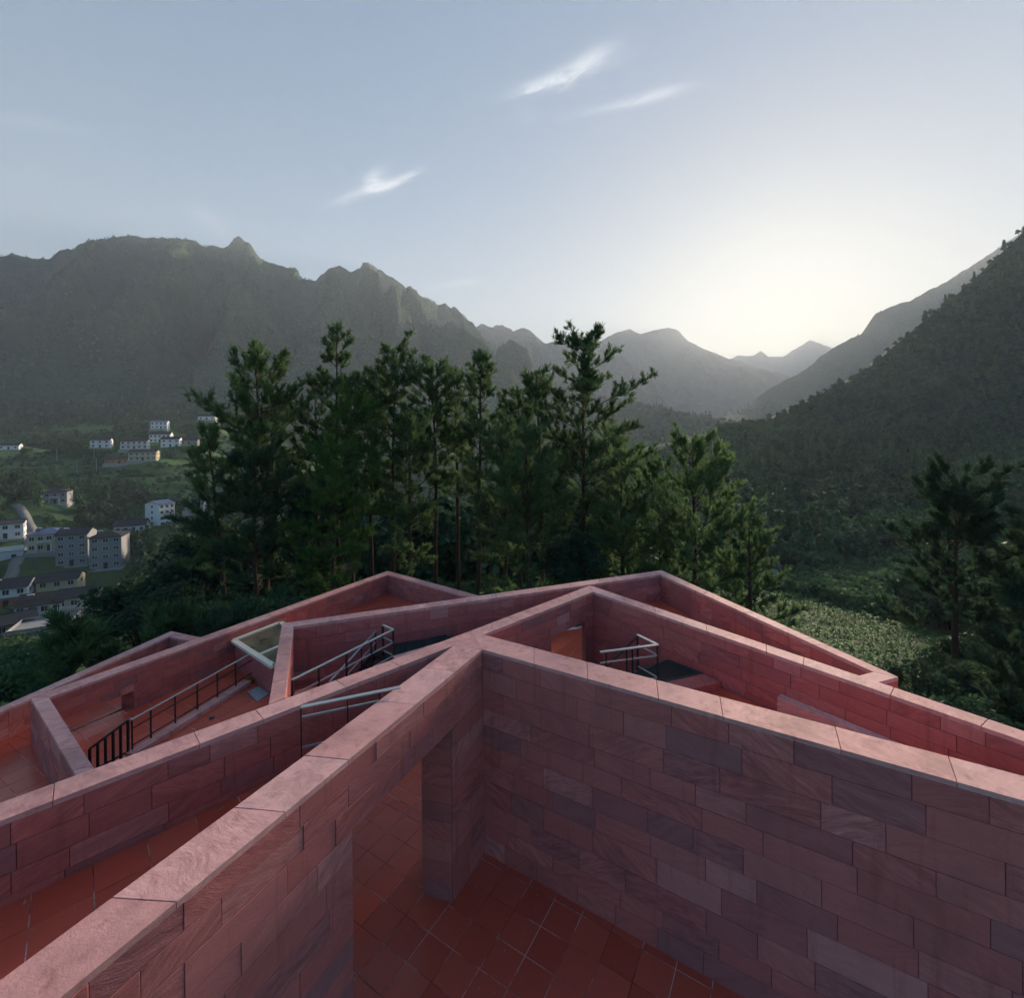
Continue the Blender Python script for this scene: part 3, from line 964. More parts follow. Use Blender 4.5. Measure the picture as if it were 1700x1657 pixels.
def ground(x, y):
    x = np.asarray(x, float); y = np.asarray(y, float)
    z = ground_raw(x, y)
    w = np.zeros_like(z); s = np.zeros_like(z)
    for (px, py, pz), d in zip(_pads, _pd):
        R = 13.0 if py < 200 else 18.0
        if px > 0: R = 6.0
        g = np.exp(-(((x - px) ** 2 + (y - py) ** 2) / R ** 2) ** 1.3)
        w += g; s += g * d
    return z + s / np.maximum(1.0, w)


def gz(x, y): return float(ground(np.array([x]), np.array([y]))[0])


def terrain_mat():
    m = Mat('grassy_ground')
    geo = m.n('ShaderNodeNewGeometry').outputs['Position']
    sep = m.n('ShaderNodeSeparateXYZ'); m.l(geo, sep.inputs[0])
    n1 = m.noise(geo, .045, 6, .6)
    n2 = m.noise(geo, .6, 5, .65)
    n3 = m.noise(geo, 4.5, 4, .6)
    grass = m.ramp(m.math('ADD', m.math('MULTIPLY', n2, .6), m.math('MULTIPLY', n3, .4)), [(.25, (.026, .055, .022)), (.5, (.052, .10, .038)), (.75, (.09, .15, .058))])
    # field strips follow the terrace levels
    lev = m.math('FLOOR', m.math('DIVIDE', sep.outputs['Z'], 3.4))
    wn_ = m.n('ShaderNodeTexWhiteNoise', noise_dimensions='2D')
    cb = m.n('ShaderNodeCombineXYZ'); m.l(lev, cb.inputs[0]); m.l(m.math('FLOOR', m.math('DIVIDE', m.math('ADD', sep.outputs['X'], m.math('MULTIPLY', n1, 60.0)), 42.0)), cb.inputs[1])
    m.l(cb.outputs[0], wn_.inputs['Vector'])
    strip = m.ramp(wn_.outputs['Value'], [(0, (.035, .085, .032)), (.35, (.065, .15, .050)), (.6, (.095, .20, .066)), (.85, (.125, .18, .075)), (1, (.05, .12, .042))])
    strip = m.mix(m.math('MULTIPLY', n3, .5), strip, (.03, .05, .02))
    fm = m.math('MULTIPLY', m.math('GREATER_THAN', sep.outputs['Y'], 225.0), m.math('LESS_THAN', sep.outputs['X'], -70.0))
    col = m.mix(fm, grass, strip)
    soil = m.math('MULTIPLY', m.math('MULTIPLY', m.math('SUBTRACT', n1, .60), 5.0, True), fm)
    col = m.mix(m.math('MULTIPLY', soil, .55), col, (.13, .085, .055))
    m.base(col); m.rough(.95)
    m.bump(m.math('ADD', n2, n3), .8, .4)
    m.b.inputs['Specular IOR Level'].default_value = .1
    return m.m


MS['ground'] = terrain_mat()


def forest_mat(name, c0, c1, c2, scale=.09):
    m = Mat(name)
    geo = m.n('ShaderNodeNewGeometry').outputs['Position']
    v = m.n('ShaderNodeTexVoronoi'); v.inputs['Scale'].default_value = scale; m.l(geo, v.inputs['Vector'])
    n1 = m.noise(geo, scale * .12, 6, .62)
    n2 = m.noise(geo, scale * 2.2, 4, .6)
    f = m.math('ADD', m.math('MULTIPLY', n1, .55), m.math('MULTIPLY', n2, .45))
    col = m.ramp(f, [(.3, c0), (.5, c1), (.72, c2)])
    m.base(col); m.rough(1.0)
    m.b.inputs['Specular IOR Level'].default_value = .05
    h = m.math('ADD', m.math('MULTIPLY', m.math('SUBTRACT', 1.0, v.outputs['Distance']), 1.0), m.math('MULTIPLY', n2, .8))
    m.bump(h, 1.0, 1 / scale * .8)
    return m.m


MS['forest_floor'] = forest_mat('forested_slope', (.022, .048, .032), (.055, .098, .058), (.10, .145, .08), .1)
MS['far_forest'] = forest_mat('far_forested_slope', (.014, .024, .016), (.030, .044, .028), (.055, .065, .04), .035)

ny, nt = 330, 300
ys = np.concatenate([np.linspace(-40, 8, 14), np.geomspace(9.5, 6200, ny - 14)])
ts = np.linspace(-1, 1, nt); ts = np.sign(ts) * (np.abs(ts) ** 1.25) * 2.1
Yg, Tg = np.meshgrid(ys, ts, indexing='ij')
Xg = Tg * (np.maximum(Yg, 0) + 35)
Zg = ground(Xg, Yg)
idx = np.arange(ny * nt).reshape(ny, nt)
Fq = np.stack([idx[:-1, :-1], idx[:-1, 1:], idx[1:, 1:], idx[1:, :-1]], -1).reshape(-1, 4)
terr = obj('ground', mesh_np('ground', np.stack([Xg, Yg, Zg], -1).reshape(-1, 3), Fq, MS['ground'], True))
tag(terr, 'grassy valley ground with terraced fields falling away below the building', None, None, 'structure')

# ------------------------------------------------------------------ mountains
SURF = {}


def mountain(name, label, crest, front, fz, back, bz, nu, nv, mat, seed, spur=1.0, su=1.0, jag=8, skew=0.0, lower=0.0, power=1.0):
    """a ridge: crest polyline, slope of length `front` towards -Y down to level fz, and a back slope"""
    C = np.array(crest, float)
    seg = np.concatenate([[0], np.cumsum(np.linalg.norm(np.diff(C[:, :2], axis=0), axis=1))])
    u = np.linspace(0, seg[-1], nu)
    cx, cy, cz = (np.interp(u, seg, C[:, i]) for i in range(3))
    cz = cz + (fbm2(u / 55, u * 0 + seed, seed, 4) - .5) * jag * 1.5 - lower
    nb = nv // 4
    vf = np.linspace(0, 1, nv) ** 1.15
    vb = -np.linspace(1, 0, nb + 1)[:-1]
    v = np.concatenate([vb, vf])
    U, V = np.meshgrid(u, v, indexing='ij')
    CX, CY, CZ = (np.repeat(a[:, None], len(v), 1) for a in (cx, cy, cz))
    f = np.maximum(V, 0); b = np.maximum(-V, 0)
    X = CX + skew * f * front + (fbm2(U / 150, V * 3, seed + 3, 3) - .5) * 70 * f * spur
    Y = CY - front * f + back * b
    w = su * 260.0
    wob = (fbm2(U / 420 + 5, V * 1.6, seed + 8, 3) - .5) * 2.2
    tri = lambda a: np.abs((a - np.floor(a)) - .5) * 2            # 0 on a spur, 1 in a gully
    g1 = tri(U / w + wob) ** 1.25
    g2 = tri(U / (w * .43) + wob * 2.1 + V * 1.5) ** 1.2
    r2 = fbm2(U / (w * .3) + V * 2, V * 3.0, seed + 2, 4, ridged=True)
    r3 = fbm2(U / (w * .1) + V * 5, V * 8, seed + 4, 4)
    dep = .6 + .8 * fbm2(U / 500, V * 1.2, seed + 6, 2)
    prof = (1 - f) ** power
    rise = np.maximum(CZ - fz, 5)
    amp = np.clip(f * 3.2, 0, 1) * np.clip((1 - f) * 1.8, 0, 1)
    pert = spur * amp * (.04 - g1 * dep * .24 - g2 * .085 + (r2 - .7) * .12 + (r3 - .5) * .05)
    Z = fz + rise * prof + rise * np.minimum(pert, .04)
    Z = np.where(V < 0, bz + (CZ - bz) * (1 - b), Z)
    nU, nV = U.shape
    idx = np.arange(nU * nV).reshape(nU, nV)
    F = np.stack([idx[:-1, :-1], idx[:-1, 1:], idx[1:, 1:], idx[1:, :-1]], -1).reshape(-1, 4)[:, ::-1]
    P = np.stack([X, Y, Z], -1)
    o = obj(name, mesh_np(name, P.reshape(-1, 3), F, mat, True))
    tag(o, label, None, None, 'structure')
    SURF[label] = P[:, nb:, :]
    return o


LEFT = [(-2427, 1500, 617), (-1942, 1500, 543), (-1766, 1500, 574), (-1671, 1520, 602), (-1573, 1540, 618), (-1496, 1560, 627), (-1459, 1580, 690), (-1406, 1590, 710), (-1363, 1600, 732), (-1325, 1610, 730), (-1286, 1620, 713), (-1236, 1630, 712), (-1184, 1640, 735), (-1132, 1650, 722), (-1080, 1660, 717), (-1033, 1670, 720), (-1005, 1675, 737), (-977, 1680, 759), (-953, 1690, 730), (-919, 1700, 698), (-876, 1710, 675), (-830, 1720, 647), (-801, 1730, 662), (-784, 1740, 622), (-736, 1760, 620), (-690, 1790, 669), (-627, 1810, 675), (-577, 1840, 705), (-511, 1860, 692), (-468, 1880, 652), (-392, 1920, 610), (-343, 1950, 589), (-282, 1990, 594), (-243, 2020, 569), (-188, 2080, 517), (-134, 2150, 477), (4, 2250, 381), (200, 2350, 250)]
LEFT2 = [(-700, 2250, 560), (-442, 2300, 558), (-268, 2350, 577), (-202, 2400, 579), (-150, 2420, 602), (-95, 2450, 590), (-51, 2480, 622), (13, 2500, 587), (80, 2530, 613), (140, 2560, 570), (191, 2590, 542), (262, 2620, 541), (351, 2650, 590), (417, 2680, 572), (480, 2700, 589), (558, 2740, 554), (769, 2800, 426)]
CENT = [(0, 2900, 380), (194, 2900, 448), (420, 2900, 520), (572, 2900, 620), (667, 2900, 661), (743, 2900, 682), (818, 2900, 651), (904, 2900, 673), (987, 2900, 691), (1044, 2900, 671), (1107, 2900, 606), (1193, 2900, 556), (1324, 2900, 502), (1474, 2900, 455), (1662, 2900, 389), (1849, 2900, 296), (2149, 2900, 161)]
FAR = [(1300, 3900, 420), (1526, 3900, 508), (1729, 3900, 602), (1908, 3900, 681), (2034, 3900, 674), (2100, 3900, 719), (2161, 3900, 667), (2287, 3900, 666), (2415, 3900, 745), (2517, 3900, 805), (2653, 3900, 753), (2794, 3900, 695), (2996, 3900, 617), (3300, 3900, 613), (3600, 3900, 600)]
SECOND = [(268, 860, -10), (343, 880, 12), (410, 900, 48), (479, 920, 75), (544, 950, 114), (613, 980, 140), (662, 1000, 174), (731, 1020, 210), (789, 1040, 234), (829, 1060, 277), (880, 1080, 304), (947, 1100, 324), (1028, 1110, 363), (1110, 1120, 408), (1265, 1140, 504), (1514, 1160, 660), (1800, 1180, 760)]
SPUR = [(-900, 1300, 200), (-760, 1250, 225), (-590, 1200, 230), (-430, 1150, 242), (-297, 1100, 223), (-175, 1050, 196), (-63, 1000, 155), (39, 960, 122), (121, 920, 96), (197, 890, 82), (269, 860, 63), (317, 840, 42), (362, 820, 28), (405, 800, 8), (470, 780, -10)]
RIGHT = [(60, 350, -22), (89, 360, -14), (109, 365, -9), (135, 372, -4), (170, 385, 11), (208, 400, 21), (251, 410, 32), (301, 420, 56), (353, 430, 88), (407, 440, 126), (458, 450, 164), (505, 455, 204), (577, 465, 263), (690, 480, 345), (882, 500, 450), (1000, 510, 500)]
def farther(c, k): return [(x * k, y * k, 9.5 + (z - 9.5) * k) for x, y, z in c]


SECOND = farther(SECOND, 1.9); SPUR = farther(SPUR, 1.4); CENT = farther(CENT, 1.5); FAR = farther(FAR, 1.45); LEFT2 = farther(LEFT2, 1.25)
mountain('mountain', 'long jagged forested mountain range on the left', LEFT, 950, 55, 700, 100, 420, 130, MS['forest_floor'], 21, 2.2, .8, 34, .34, 0, .72)
mountain('mountain', 'hazy serrated ridge behind the tall centre pine', LEFT2, 1150, 0, 600, 100, 240, 70, MS['far_forest'], 33, 1.6, .8, 22, .2)
mountain('mountain', 'pale glowing mountain in the middle distance', CENT, 1650, -10, 800, 0, 240, 70, MS['far_forest'], 44, 1.0, 1.3, 18, .25)
mountain('mountain', 'faintest far peaks in the gap where the sun rises', FAR, 1300, 0, 600, 0, 140, 40, MS['far_forest'], 55, .6, 1.6, 8)
mountain('hill', 'misty blue ridge behind the dark hill on the right', SECOND, 780, -14, 600, 0, 240, 80, MS['forest_floor'], 66, 1.0, .7, 12, -.5)
mountain('hill', 'low forested spur behind the tall pines', SPUR, 540, -14, 500, 0, 260, 80, MS['forest_floor'], 77, 1.2, .55, 8, .25)
mountain('hill', 'dark forested hillside rising to the right edge', RIGHT, 250, -17, 260, -10, 220, 90, MS['forest_floor'], 88, .8, .42, 5, -.08)

# ------------------------------------------------------------------ haze
hm = bpy.data.materials.new('morning_haze')
hm.use_nodes = True
ht = hm.node_tree
ht.nodes.clear()
ho = ht.nodes.new('ShaderNodeOutputMaterial')
pv = ht.nodes.new('ShaderNodeVolumePrincipled')
pv.inputs['Color'].default_value = (.73, .86, 1.0, 1)
pv.inputs['Density'].default_value = HAZE_DENSITY
pv.inputs['Anisotropy'].default_value = .08
ht.links.new(pv.outputs[0], ho.inputs['Volume'])
HZ = MB().box(-3400, 6200, -120, 6500, -80, 1260).build('haze', hm)
tag(HZ, 'thin morning haze filling the whole valley', None, None, 'stuff')
HZ.display_type = 'WIRE'
# ------------------------------------------------------------------ foliage materials
def leaf_mat(name, dark, mid, light, trans=.25, rnd_hue=True, scale=.9, rnd_amt=.2, patch=0):
    m = Mat(name)
    geo = m.n('ShaderNodeNewGeometry').outputs['Position']
    rnd = m.n('ShaderNodeObjectInfo').outputs['Random']
    n1 = m.noise(geo, scale, 3, .6)
    n2 = m.noise(geo, scale * 9, 2, .6)
    f = m.math('ADD', m.math('MULTIPLY', n1, .6), m.math('MULTIPLY', n2, .4))
    f = m.math('ADD', f, m.math('MULTIPLY', m.math('SUBTRACT', rnd, .5), rnd_amt if rnd_hue else 0))
    if patch: f = m.math('ADD', f, m.math('MULTIPLY', m.math('SUBTRACT', m.noise(geo, patch, 4, .6), .5), .9))
    col = m.ramp(f, [(.32, dark), (.5, mid), (.68, light)])
    m.base(col); m.rough(.75)
    m.b.inputs['Specular IOR Level'].default_value = .15
    t = m.n('ShaderNodeBsdfTranslucent'); m.l(col, t.inputs['Color'])
    mx = m.n('ShaderNodeMixShader'); mx.inputs[0].default_value = trans
    out = m.t.nodes['Material Output']
    m.l(m.b.outputs[0], mx.inputs[1]); m.l(t.outputs[0], mx.inputs[2]); m.l(mx.outputs[0], out.inputs['Surface'])
    return m.m


MS['needle'] = leaf_mat('pine_needles', (.058, .108, .050), (.105, .185, .075), (.155, .25, .10), .45)
MS['needle_bright'] = leaf_mat('bright_pine_needles', (.055, .115, .030), (.095, .19, .045), (.14, .25, .065), .3)
MS['needle_dark'] = leaf_mat('dark_pine_needles', (.030, .062, .038), (.054, .105, .060), (.085, .145, .075), .4)
MS['leaf'] = leaf_mat('broad_leaves', (.046, .098, .046), (.085, .165, .072), (.13, .23, .10))
MS['leaf_dark'] = leaf_mat('dark_broad_leaves', (.030, .058, .034), (.052, .096, .050), (.085, .14, .068))
MS['leaf_far'] = leaf_mat('far_tree_leaves', (.040, .084, .046), (.082, .148, .072), (.13, .205, .096), .1, True, .05, .20, .009)
MS['crop'] = leaf_mat('crop_leaves', (.040, .11, .030), (.07, .18, .05), (.12, .26, .08), .25)
MS['bark'] = plain('pine_bark', (.085, .058, .044), .9, 0, .3, 6)
MS['dead_wood'] = plain('dead_twigs', (.20, .15, .12), .9, 0, .2, 6)


def unit(a):
    return a / np.maximum(np.linalg.norm(a, axis=-1, keepdims=True), 1e-9)


def tubes_np(paths, radii, n=5):
    """many tapered tubes as one vertex/face set"""
    V, F, off = [], [], 0
    ang = np.arange(n) * 2 * np.pi / n
    for P, R in zip(paths, radii):
        P = np.asarray(P, float); R = np.asarray(R, float)
        T = unit(np.gradient(P, axis=0))
        ref = np.where(np.abs(T[:, 2:3]) > .9, np.array([[1., 0, 0]]), np.array([[0, 0, 1.]]))
        X = unit(np.cross(T, ref)); Y = np.cross(T, X)
        ring = P[:, None] + (X[:, None] * np.cos(ang)[None, :, None] + Y[:, None] * np.sin(ang)[None, :, None]) * R[:, None, None]
        V.append(ring.reshape(-1, 3))
        k = len(P)
        a = np.arange(k - 1)[:, None] * n + np.arange(n)[None]
        b = np.arange(k - 1)[:, None] * n + (np.arange(n)[None] + 1) % n
        F.append(np.stack([a, b, b + n, a + n], -1).reshape(-1, 4) + off)
        off += k * n
    return np.concatenate(V), np.concatenate(F)


def tufts(origin, axis, length, width, n, r, spread=.9):
    """brushes of needle blades: n thin triangles from every origin"""
    m = len(origin)
    O = np.repeat(origin, n, 0); A = np.repeat(axis, n, 0); Ls = np.repeat(length, n) * r.uniform(.7, 1.15, m * n)
    d = unit(A + r.normal(0, spread * .6, (m * n, 3)))
    side = unit(np.cross(d, r.normal(0, 1, (m * n, 3)))) * (width * r.uniform(.7, 1.3, m * n))[:, None]
    O = O + A * (r.uniform(-.3, .5, m * n) * Ls)[:, None]
    base = O + d * (Ls * .12)[:, None]
    mid = O + d * (Ls * .5)[:, None]
    V = np.stack([base, mid + side, O + d * Ls[:, None], mid - side], 1).reshape(-1, 3)
    F = np.arange(m * n * 4).reshape(-1, 4)
    return V, F


def leaf_quads(origin, size, r, droop=.25):
    m = len(origin)
    d = unit(r.normal(0, 1, (m, 3)) * [1, 1, .6] - [0, 0, droop])
    s = unit(np.cross(d, r.normal(0, 1, (m, 3))))
    L = (size * r.uniform(.7, 1.3, m))[:, None]
    V = np.stack([origin, origin + d * L * .5 + s * L * .32, origin + d * L, origin + d * L * .5 - s * L * .32], 1).reshape(-1, 3)
    return V, np.arange(m * 4).reshape(-1, 4)


def pine(label, x, y, top, crown_r, crown_base, seed, mat='needle', branches=46, tuft_n=11, lean=(0, 0), gap=None, side=(), trunk_r=.17, flat=.0, name='pine_tree', group='pine trees', fine=1.0, z0=None, dens=1.05, bough=None):
    """a pine: crown_base = fraction of the height where live branches start; gap = (f0, f1) bare stretch of trunk"""
    r = np.random.default_rng(seed)
    zb = (gz(x, y) if z0 is None else z0) - .2
    H = top - zb
    t = thing(name, label, 'tree', (x, y, zb), 0, group)
    k = 12
    f = np.linspace(0, 1, k)
    wob = np.cumsum(r.normal(0, .035, (k, 2)), 0) * H / 16
    P = np.stack([lean[0] * f ** 1.5 + wob[:, 0], lean[1] * f ** 1.5 + wob[:, 1], f * H], 1)
    R = trunk_r * (1 - f) ** .8 + .018
    paths, radii = [P], [R]
    to, ta, tl = [], [], []
    hs = np.sort(crown_base + (1 - crown_base) * r.uniform(0, 1, branches) ** .85 * .97)
    for i, h in enumerate(hs):
        if gap and gap[0] < h < gap[1]: continue
        p0 = np.array([np.interp(h, f, P[:, j]) for j in range(3)])
        az = i * 2.4 + r.normal(0, .4)
        rel = (h - crown_base) / (1 - crown_base)
        # pine outline: wide in the lower-middle of the crown, rounded top
        w = (.58 + .42 * np.sin(np.pi * (rel * .78 + .1))) * max(0, 1 - rel ** 4.5) ** .5 + .1
        if flat: w = w * (1 - flat) + flat * (.95 - .35 * rel)
        L = .9 * crown_r * w * r.uniform(.4, 1.12)
        if r.random() < .15: L *= 1.3
        el = RAD(2 + 44 * rel + r.normal(0, 11))
        if bough and i == len(hs) * 6 // 10: az, L, el = bough
        if L < .25: L = .25
        n = 6
        s = np.linspace(0, 1, n)
        d = np.array([np.cos(az) * np.cos(el), np.sin(az) * np.cos(el), np.sin(el)])
        B = p0 + d * (s * L)[:, None] + np.array([0, 0, 1.]) * (.16 * L * (s ** 2))[:, None] + np.cumsum(r.normal(0, .035 * L, (n, 3)), 0) * s[:, None]
        rb = max(.010, trunk_r * .32 * (1 - h * .6))
        paths.append(B); radii.append(np.linspace(rb, .008, n))
        stems = [B]
        for j in range(int(4 + L * 3.0)):
            ss = r.uniform(.3, .98)
            q0 = np.array([np.interp(ss, s, B[:, c]) for c in range(3)])
            sd = unit((B[-1] - B[0]) + r.normal(0, .75, 3) * L)
            sl = (.22 + .30 * L * (1.1 - ss)) * r.uniform(.6, 1.25)
            u = np.linspace(0, 1, 4)
            Q = q0 + sd * (u * sl)[:, None] + np.array([0, 0, 1.]) * (.22 * sl * u ** 2)[:, None]
            paths.append(Q); radii.append(np.linspace(.012, .006, 4))
            stems.append(Q)
        for si, Q in enumerate(stems):
            ln = np.linalg.norm(Q[-1] - Q[0])
            m = max(2, int(ln * (8 if si else 4.5) * dens))
            a = r.uniform(.35 if si == 0 else .25, 1.0, m)
            u = np.linspace(0, 1, len(Q))
            pos = np.stack([np.interp(a, u, Q[:, c]) for c in range(3)], 1)
            ax = unit(unit(Q[-1] - Q[0]) * .8 + np.array([0, 0, .75]) + r.normal(0, .25, (m, 3)))
            to.append(pos); ta.append(ax); tl.append(r.uniform(.24, .40, m))
        to.append(B[-1:]); ta.append(unit(B[-1:] - B[-2:-1] + [[0, 0, .1]])); tl.append(np.array([.42]))
    to, ta, tl = np.concatenate(to), np.concatenate(ta), np.concatenate(tl)
    V, F = tubes_np(paths[:1], radii[:1], 7)
    obj('trunk', mesh_np('trunk', V, F, MS['bark'], True), t)
    V, F = tubes_np(paths[1:], radii[1:], 4)
    obj('branches', mesh_np('branches', V, F, MS['bark']), t)
    V, F = tufts(to, ta, tl * fine, .023 * fine, tuft_n, r, .62)
    obj('crown', mesh_np('crown', V, F, MS[mat]), t)
    return t


def blob_points(r, n, radius, lumps, flat=.8):
    """points in the shells of overlapping lumps: uneven outline with gaps"""
    c = unit(r.normal(0, 1, (lumps, 3))) * (radius * r.uniform(.25, .78, lumps))[:, None] * [1, 1, flat]
    rad = radius * r.uniform(.22, .46, lumps)
    k = r.integers(0, lumps, n)
    d = unit(r.normal(0, 1, (n, 3)))
    return c[k] + d * (rad[k] * r.uniform(.55, 1.05, n) )[:, None] * [1, 1, .85], c


def broadleaf_mesh(seed, H, radius, leaves, size, mat, lumps=26):
    r = np.random.default_rng(seed)
    pts, c = blob_points(r, leaves, radius, lumps)
    cz = H - radius * .75
    pts[:, 2] += cz; c[:, 2] += cz
    V, F = leaf_quads(pts, size, r)
    crown = mesh_np('crown', V, F, MS[mat])
    top = np.array([0, 0, cz * .55])
    paths = [np.stack([np.zeros(5), np.zeros(5), np.linspace(-.3, cz * .8, 5)], 1) + r.normal(0, .05, (5, 3)) * [1, 1, 0]]
    rad = [np.linspace(.035 * H * .5, .05, 5)]
    for q in c[:14]:
        s = np.linspace(0, 1, 5)[:, None]
        paths.append(top * (1 - s) + q * s + np.array([0, 0, .15 * radius]) * np.sin(s * np.pi)); rad.append(np.linspace(.012 * H * .5, .015, 5))
    V, F = tubes_np(paths, rad, 5)
    return crown, mesh_np('trunk', V, F, MS['bark'], True)


def place_tree(label, meshes, x, y, scale=1.0, rz=0.0, name='broadleaf_tree', group=None, cat='tree', z=None, parts=('crown', 'trunk')):
    t = thing(name, label, cat, (x, y, gz(x, y) if z is None else z), rz, group)
    t.scale = (scale, scale, scale)
    for nme, me in zip(parts, meshes): obj(nme, me, t)
    return t


# ------------------------------------------------------------------ the pine grove behind the building
G = 'tall pines behind the building'
pine('tall pine with a layered crown left of the grove, second tallest on its side', -15.9, 30, 14.6, 3.6, .42, 101, branches=58, lean=(-.6, 0), group=G)
pine('slender pine with a bare neck and tufted top rising above the grove', -12.2, 32, 17.2, 2.6, .30, 102, branches=62, gap=(.66, .745), lean=(.1, 0), group=G)
pine('dark pine squeezed between the two tall pines on the left of the grove', -14.2, 34, 13.6, 2.9, .35, 103, 'needle_dark', branches=50, group=G)
pine('tall pine with a pointed crown in the middle left of the grove', -8.6, 33, 15.8, 2.9, .42, 104, branches=56, group=G)
pine('tall airy pine directly beside the pointed one in mid grove', -5.9, 34.5, 15.4, 2.6, .48, 105, branches=52, group=G)
pine('thin pine with a spire top standing right of mid grove', -2.6, 33, 15.3, 2.2, .42, 106, branches=50, lean=(.4, 0), group=G)
pine('lower pine with a broken outline leaning out at the left edge of the grove', -17.0, 27.5, 9.9, 2.4, .30, 107, branches=44, lean=(-1.0, 0), group=G)
pine('bright yellow green pine standing in front of the grove', -10.7, 27.2, 9.0, 2.5, .18, 108, 'needle_bright', branches=58, trunk_r=.12, group=G)
pine('tall bright green pine behind the lower bright one', -10.3, 29.5, 12.2, 2.6, .40, 109, 'needle_bright', branches=50, group=G)
pine('widest tall pine with a long bough reaching right in the centre', 4.4, 30, 15.9, 3.5, .30, 110, branches=70, lean=(.25, 0), group=G, bough=(.12, 4.6, .16))
pine('slim pine just left of the widest tall pine', 1.9, 31, 14.0, 2.2, .40, 111, branches=50, group=G)
pine('dense mid height pine below the slim pine in the centre', 1.0, 26.5, 9.6, 3.0, .12, 112, branches=66, group=G)
pine('dense mid height pine on the right flank of the widest pine', 6.4, 27.5, 8.4, 2.8, .12, 113, branches=62, group=G)
pine('spreading lower pine at the right end of the grove', 10.6, 27, 8.8, 4.0, .08, 114, branches=72, group=G)
pine('short bushy pine low at the right end of the grove', 13.0, 25.5, 4.6, 2.6, .05, 115, branches=44, group=G)
pine('dark full pine low on the left of the grove', -15.0, 27, 8.6, 3.0, .14, 118, 'needle_dark', branches=54, group=G)
pine('dark full pine low beside the left peak of the building', -12.3, 28.2, 6.6, 2.6, .12, 120, 'needle_dark', branches=48, group=G)
pine('half hidden pine between the thin spire pine and the centre', -.6, 29.5, 10.6, 2.5, .28, 121, branches=50, group=G)
pine('broad crowned pine between the slender pine and the pointed one', -10.4, 34.5, 14.2, 3.0, .40, 151, branches=52, group=G)
pine('round topped pine behind the thin spire pine', -4.2, 36, 14.4, 2.8, .45, 152, branches=50, group=G)
pine('leafy pine behind the slim pine left of the widest one', .4, 35, 13.2, 2.8, .36, 153, branches=52, group=G)
pine('round pine behind the widest tall pine on its right', 7.0, 33.5, 9.8, 2.8, .28, 154, branches=54, group=G)
pine('pine with a rounded crown right behind the spreading lower pine', 9.9, 31.5, 7.6, 2.8, .22, 155, branches=50, group=G)
pine('mid green pine between the bright pine and the mid grove', -6.6, 29.8, 10.4, 2.6, .30, 156, branches=50, group=G)
pine('round crowned pine behind the layered pine on the left', -17.2, 33.5, 12.4, 3.0, .34, 157, branches=50, group=G)
# right hand pines
G2 = 'dark pines beside the right edge'
pine('dark pine with a flat layered crown standing right of the crop field', 21.7, 22.8, 7.3, 2.7, .34, 131, 'needle_dark', branches=54, trunk_r=.16, flat=.5, group=G2, dens=1.6)
pine('dark pine cut off by the right edge of the picture', 23.2, 20.0, 6.0, 2.7, .12, 132, 'needle_dark', branches=62, flat=.4, group=G2, dens=1.6)
pine('low dark pine filling the corner between the right wall and the edge', 20.5, 17.0, 0.9, 2.6, .05, 133, 'needle_dark', branches=46, group=G2, dens=2.0)
# young pines at the left edge
G3 = 'young pines below the left wall'
pine('young pine with long shoots below the outermost left wall', -18.6, 19.5, 1.6, 1.7, .05, 141, 'needle', branches=34, trunk_r=.07, group=G3, fine=1.5)
pine('young pine with drooping shoots beside the left court corner', -16.4, 22.5, 1.0, 1.7, .05, 142, 'needle', branches=34, trunk_r=.07, group=G3, fine=1.5)
pine('small young pine tucked behind the outermost left corner', -13.2, 22.0, .9, 1.6, .05, 143, 'needle_dark', branches=32, trunk_r=.07, group=G3, fine=1.5)

# ------------------------------------------------------------------ broadleaf trees and shrubs near the building
BL = [broadleaf_mesh(201, 9, 3.4, 9000, .26, 'leaf_dark'), broadleaf_mesh(202, 7, 2.8, 7500, .24, 'leaf'), broadleaf_mesh(203, 3.2, 1.9, 5200, .2, 'leaf_dark', 18), broadleaf_mesh(204, 2.4, 1.5, 4200, .18, 'leaf', 16)]
for lab, k, x, y, s, a in [
        ('broad dark tree sloping down towards the village houses', 0, -23.5, 29, 1.0, .3), ('broad dark tree right of the sloping one by the village', 0, -20.2, 31, 1.05, 1.9),
        ('leafy green tree at the left edge above the flat roofed house', 1, -25.5, 24, .8, 2.2), ('dark tree filling the gap under the lower left pine', 0, -17.3, 33, .95, 4.0),
        ('dark leafy tree behind the small corner of the left wall', 0, -19.0, 26, .75, 5.0), ('low leafy tree below the left peak wall', 1, -12.8, 25.5, .62, .8),
        ('low leafy tree behind the short wall on the left', 1, -15.8, 24.5, .62, 3.4), ('round leafy tree at the foot of the spreading right pine', 1, 7.7, 23.8, .72, 1.1),
        ('dark tree in the shade at the right of the grove', 0, 3.4, 27.0, .70, .5)]:
    place_tree(lab, BL[k], x, y, s, a, group='leafy trees around the building')
sh = random.Random(77)
SPOTS = [(-24, 18.5), (-22.3, 21), (-21, 23.5), (-19.8, 21.8), (-17.8, 24), (-14.7, 26.3), (-11.3, 27), (-9.2, 28), (-6.2, 27.2), (-3.2, 25.3), (-1.4, 25.6), (.6, 24.0), (2.5, 24.4), (4.6, 23.6), (6.0, 22.2), (9.3, 22.2), (11.5, 21.8), (14.6, 23.4), (17.6, 19.2), (19.6, 20.4), (16.3, 15.8), (18.3, 14.6), (14.9, 13.2), (16.6, 12.2), (20.4, 14.4), (19.2, 11.6), (22.0, 17.6), (18.0, 22.5), (20.8, 24.6), (22.6, 22.0), (17.0, 17.6), (24.0, 24.8), (15.4, 16.6)]
cnt = [-1, -1, -1]
ORD = 'first second third fourth fifth sixth seventh eighth ninth tenth eleventh twelfth thirteenth fourteenth fifteenth sixteenth seventeenth eighteenth nineteenth twentieth'.split()
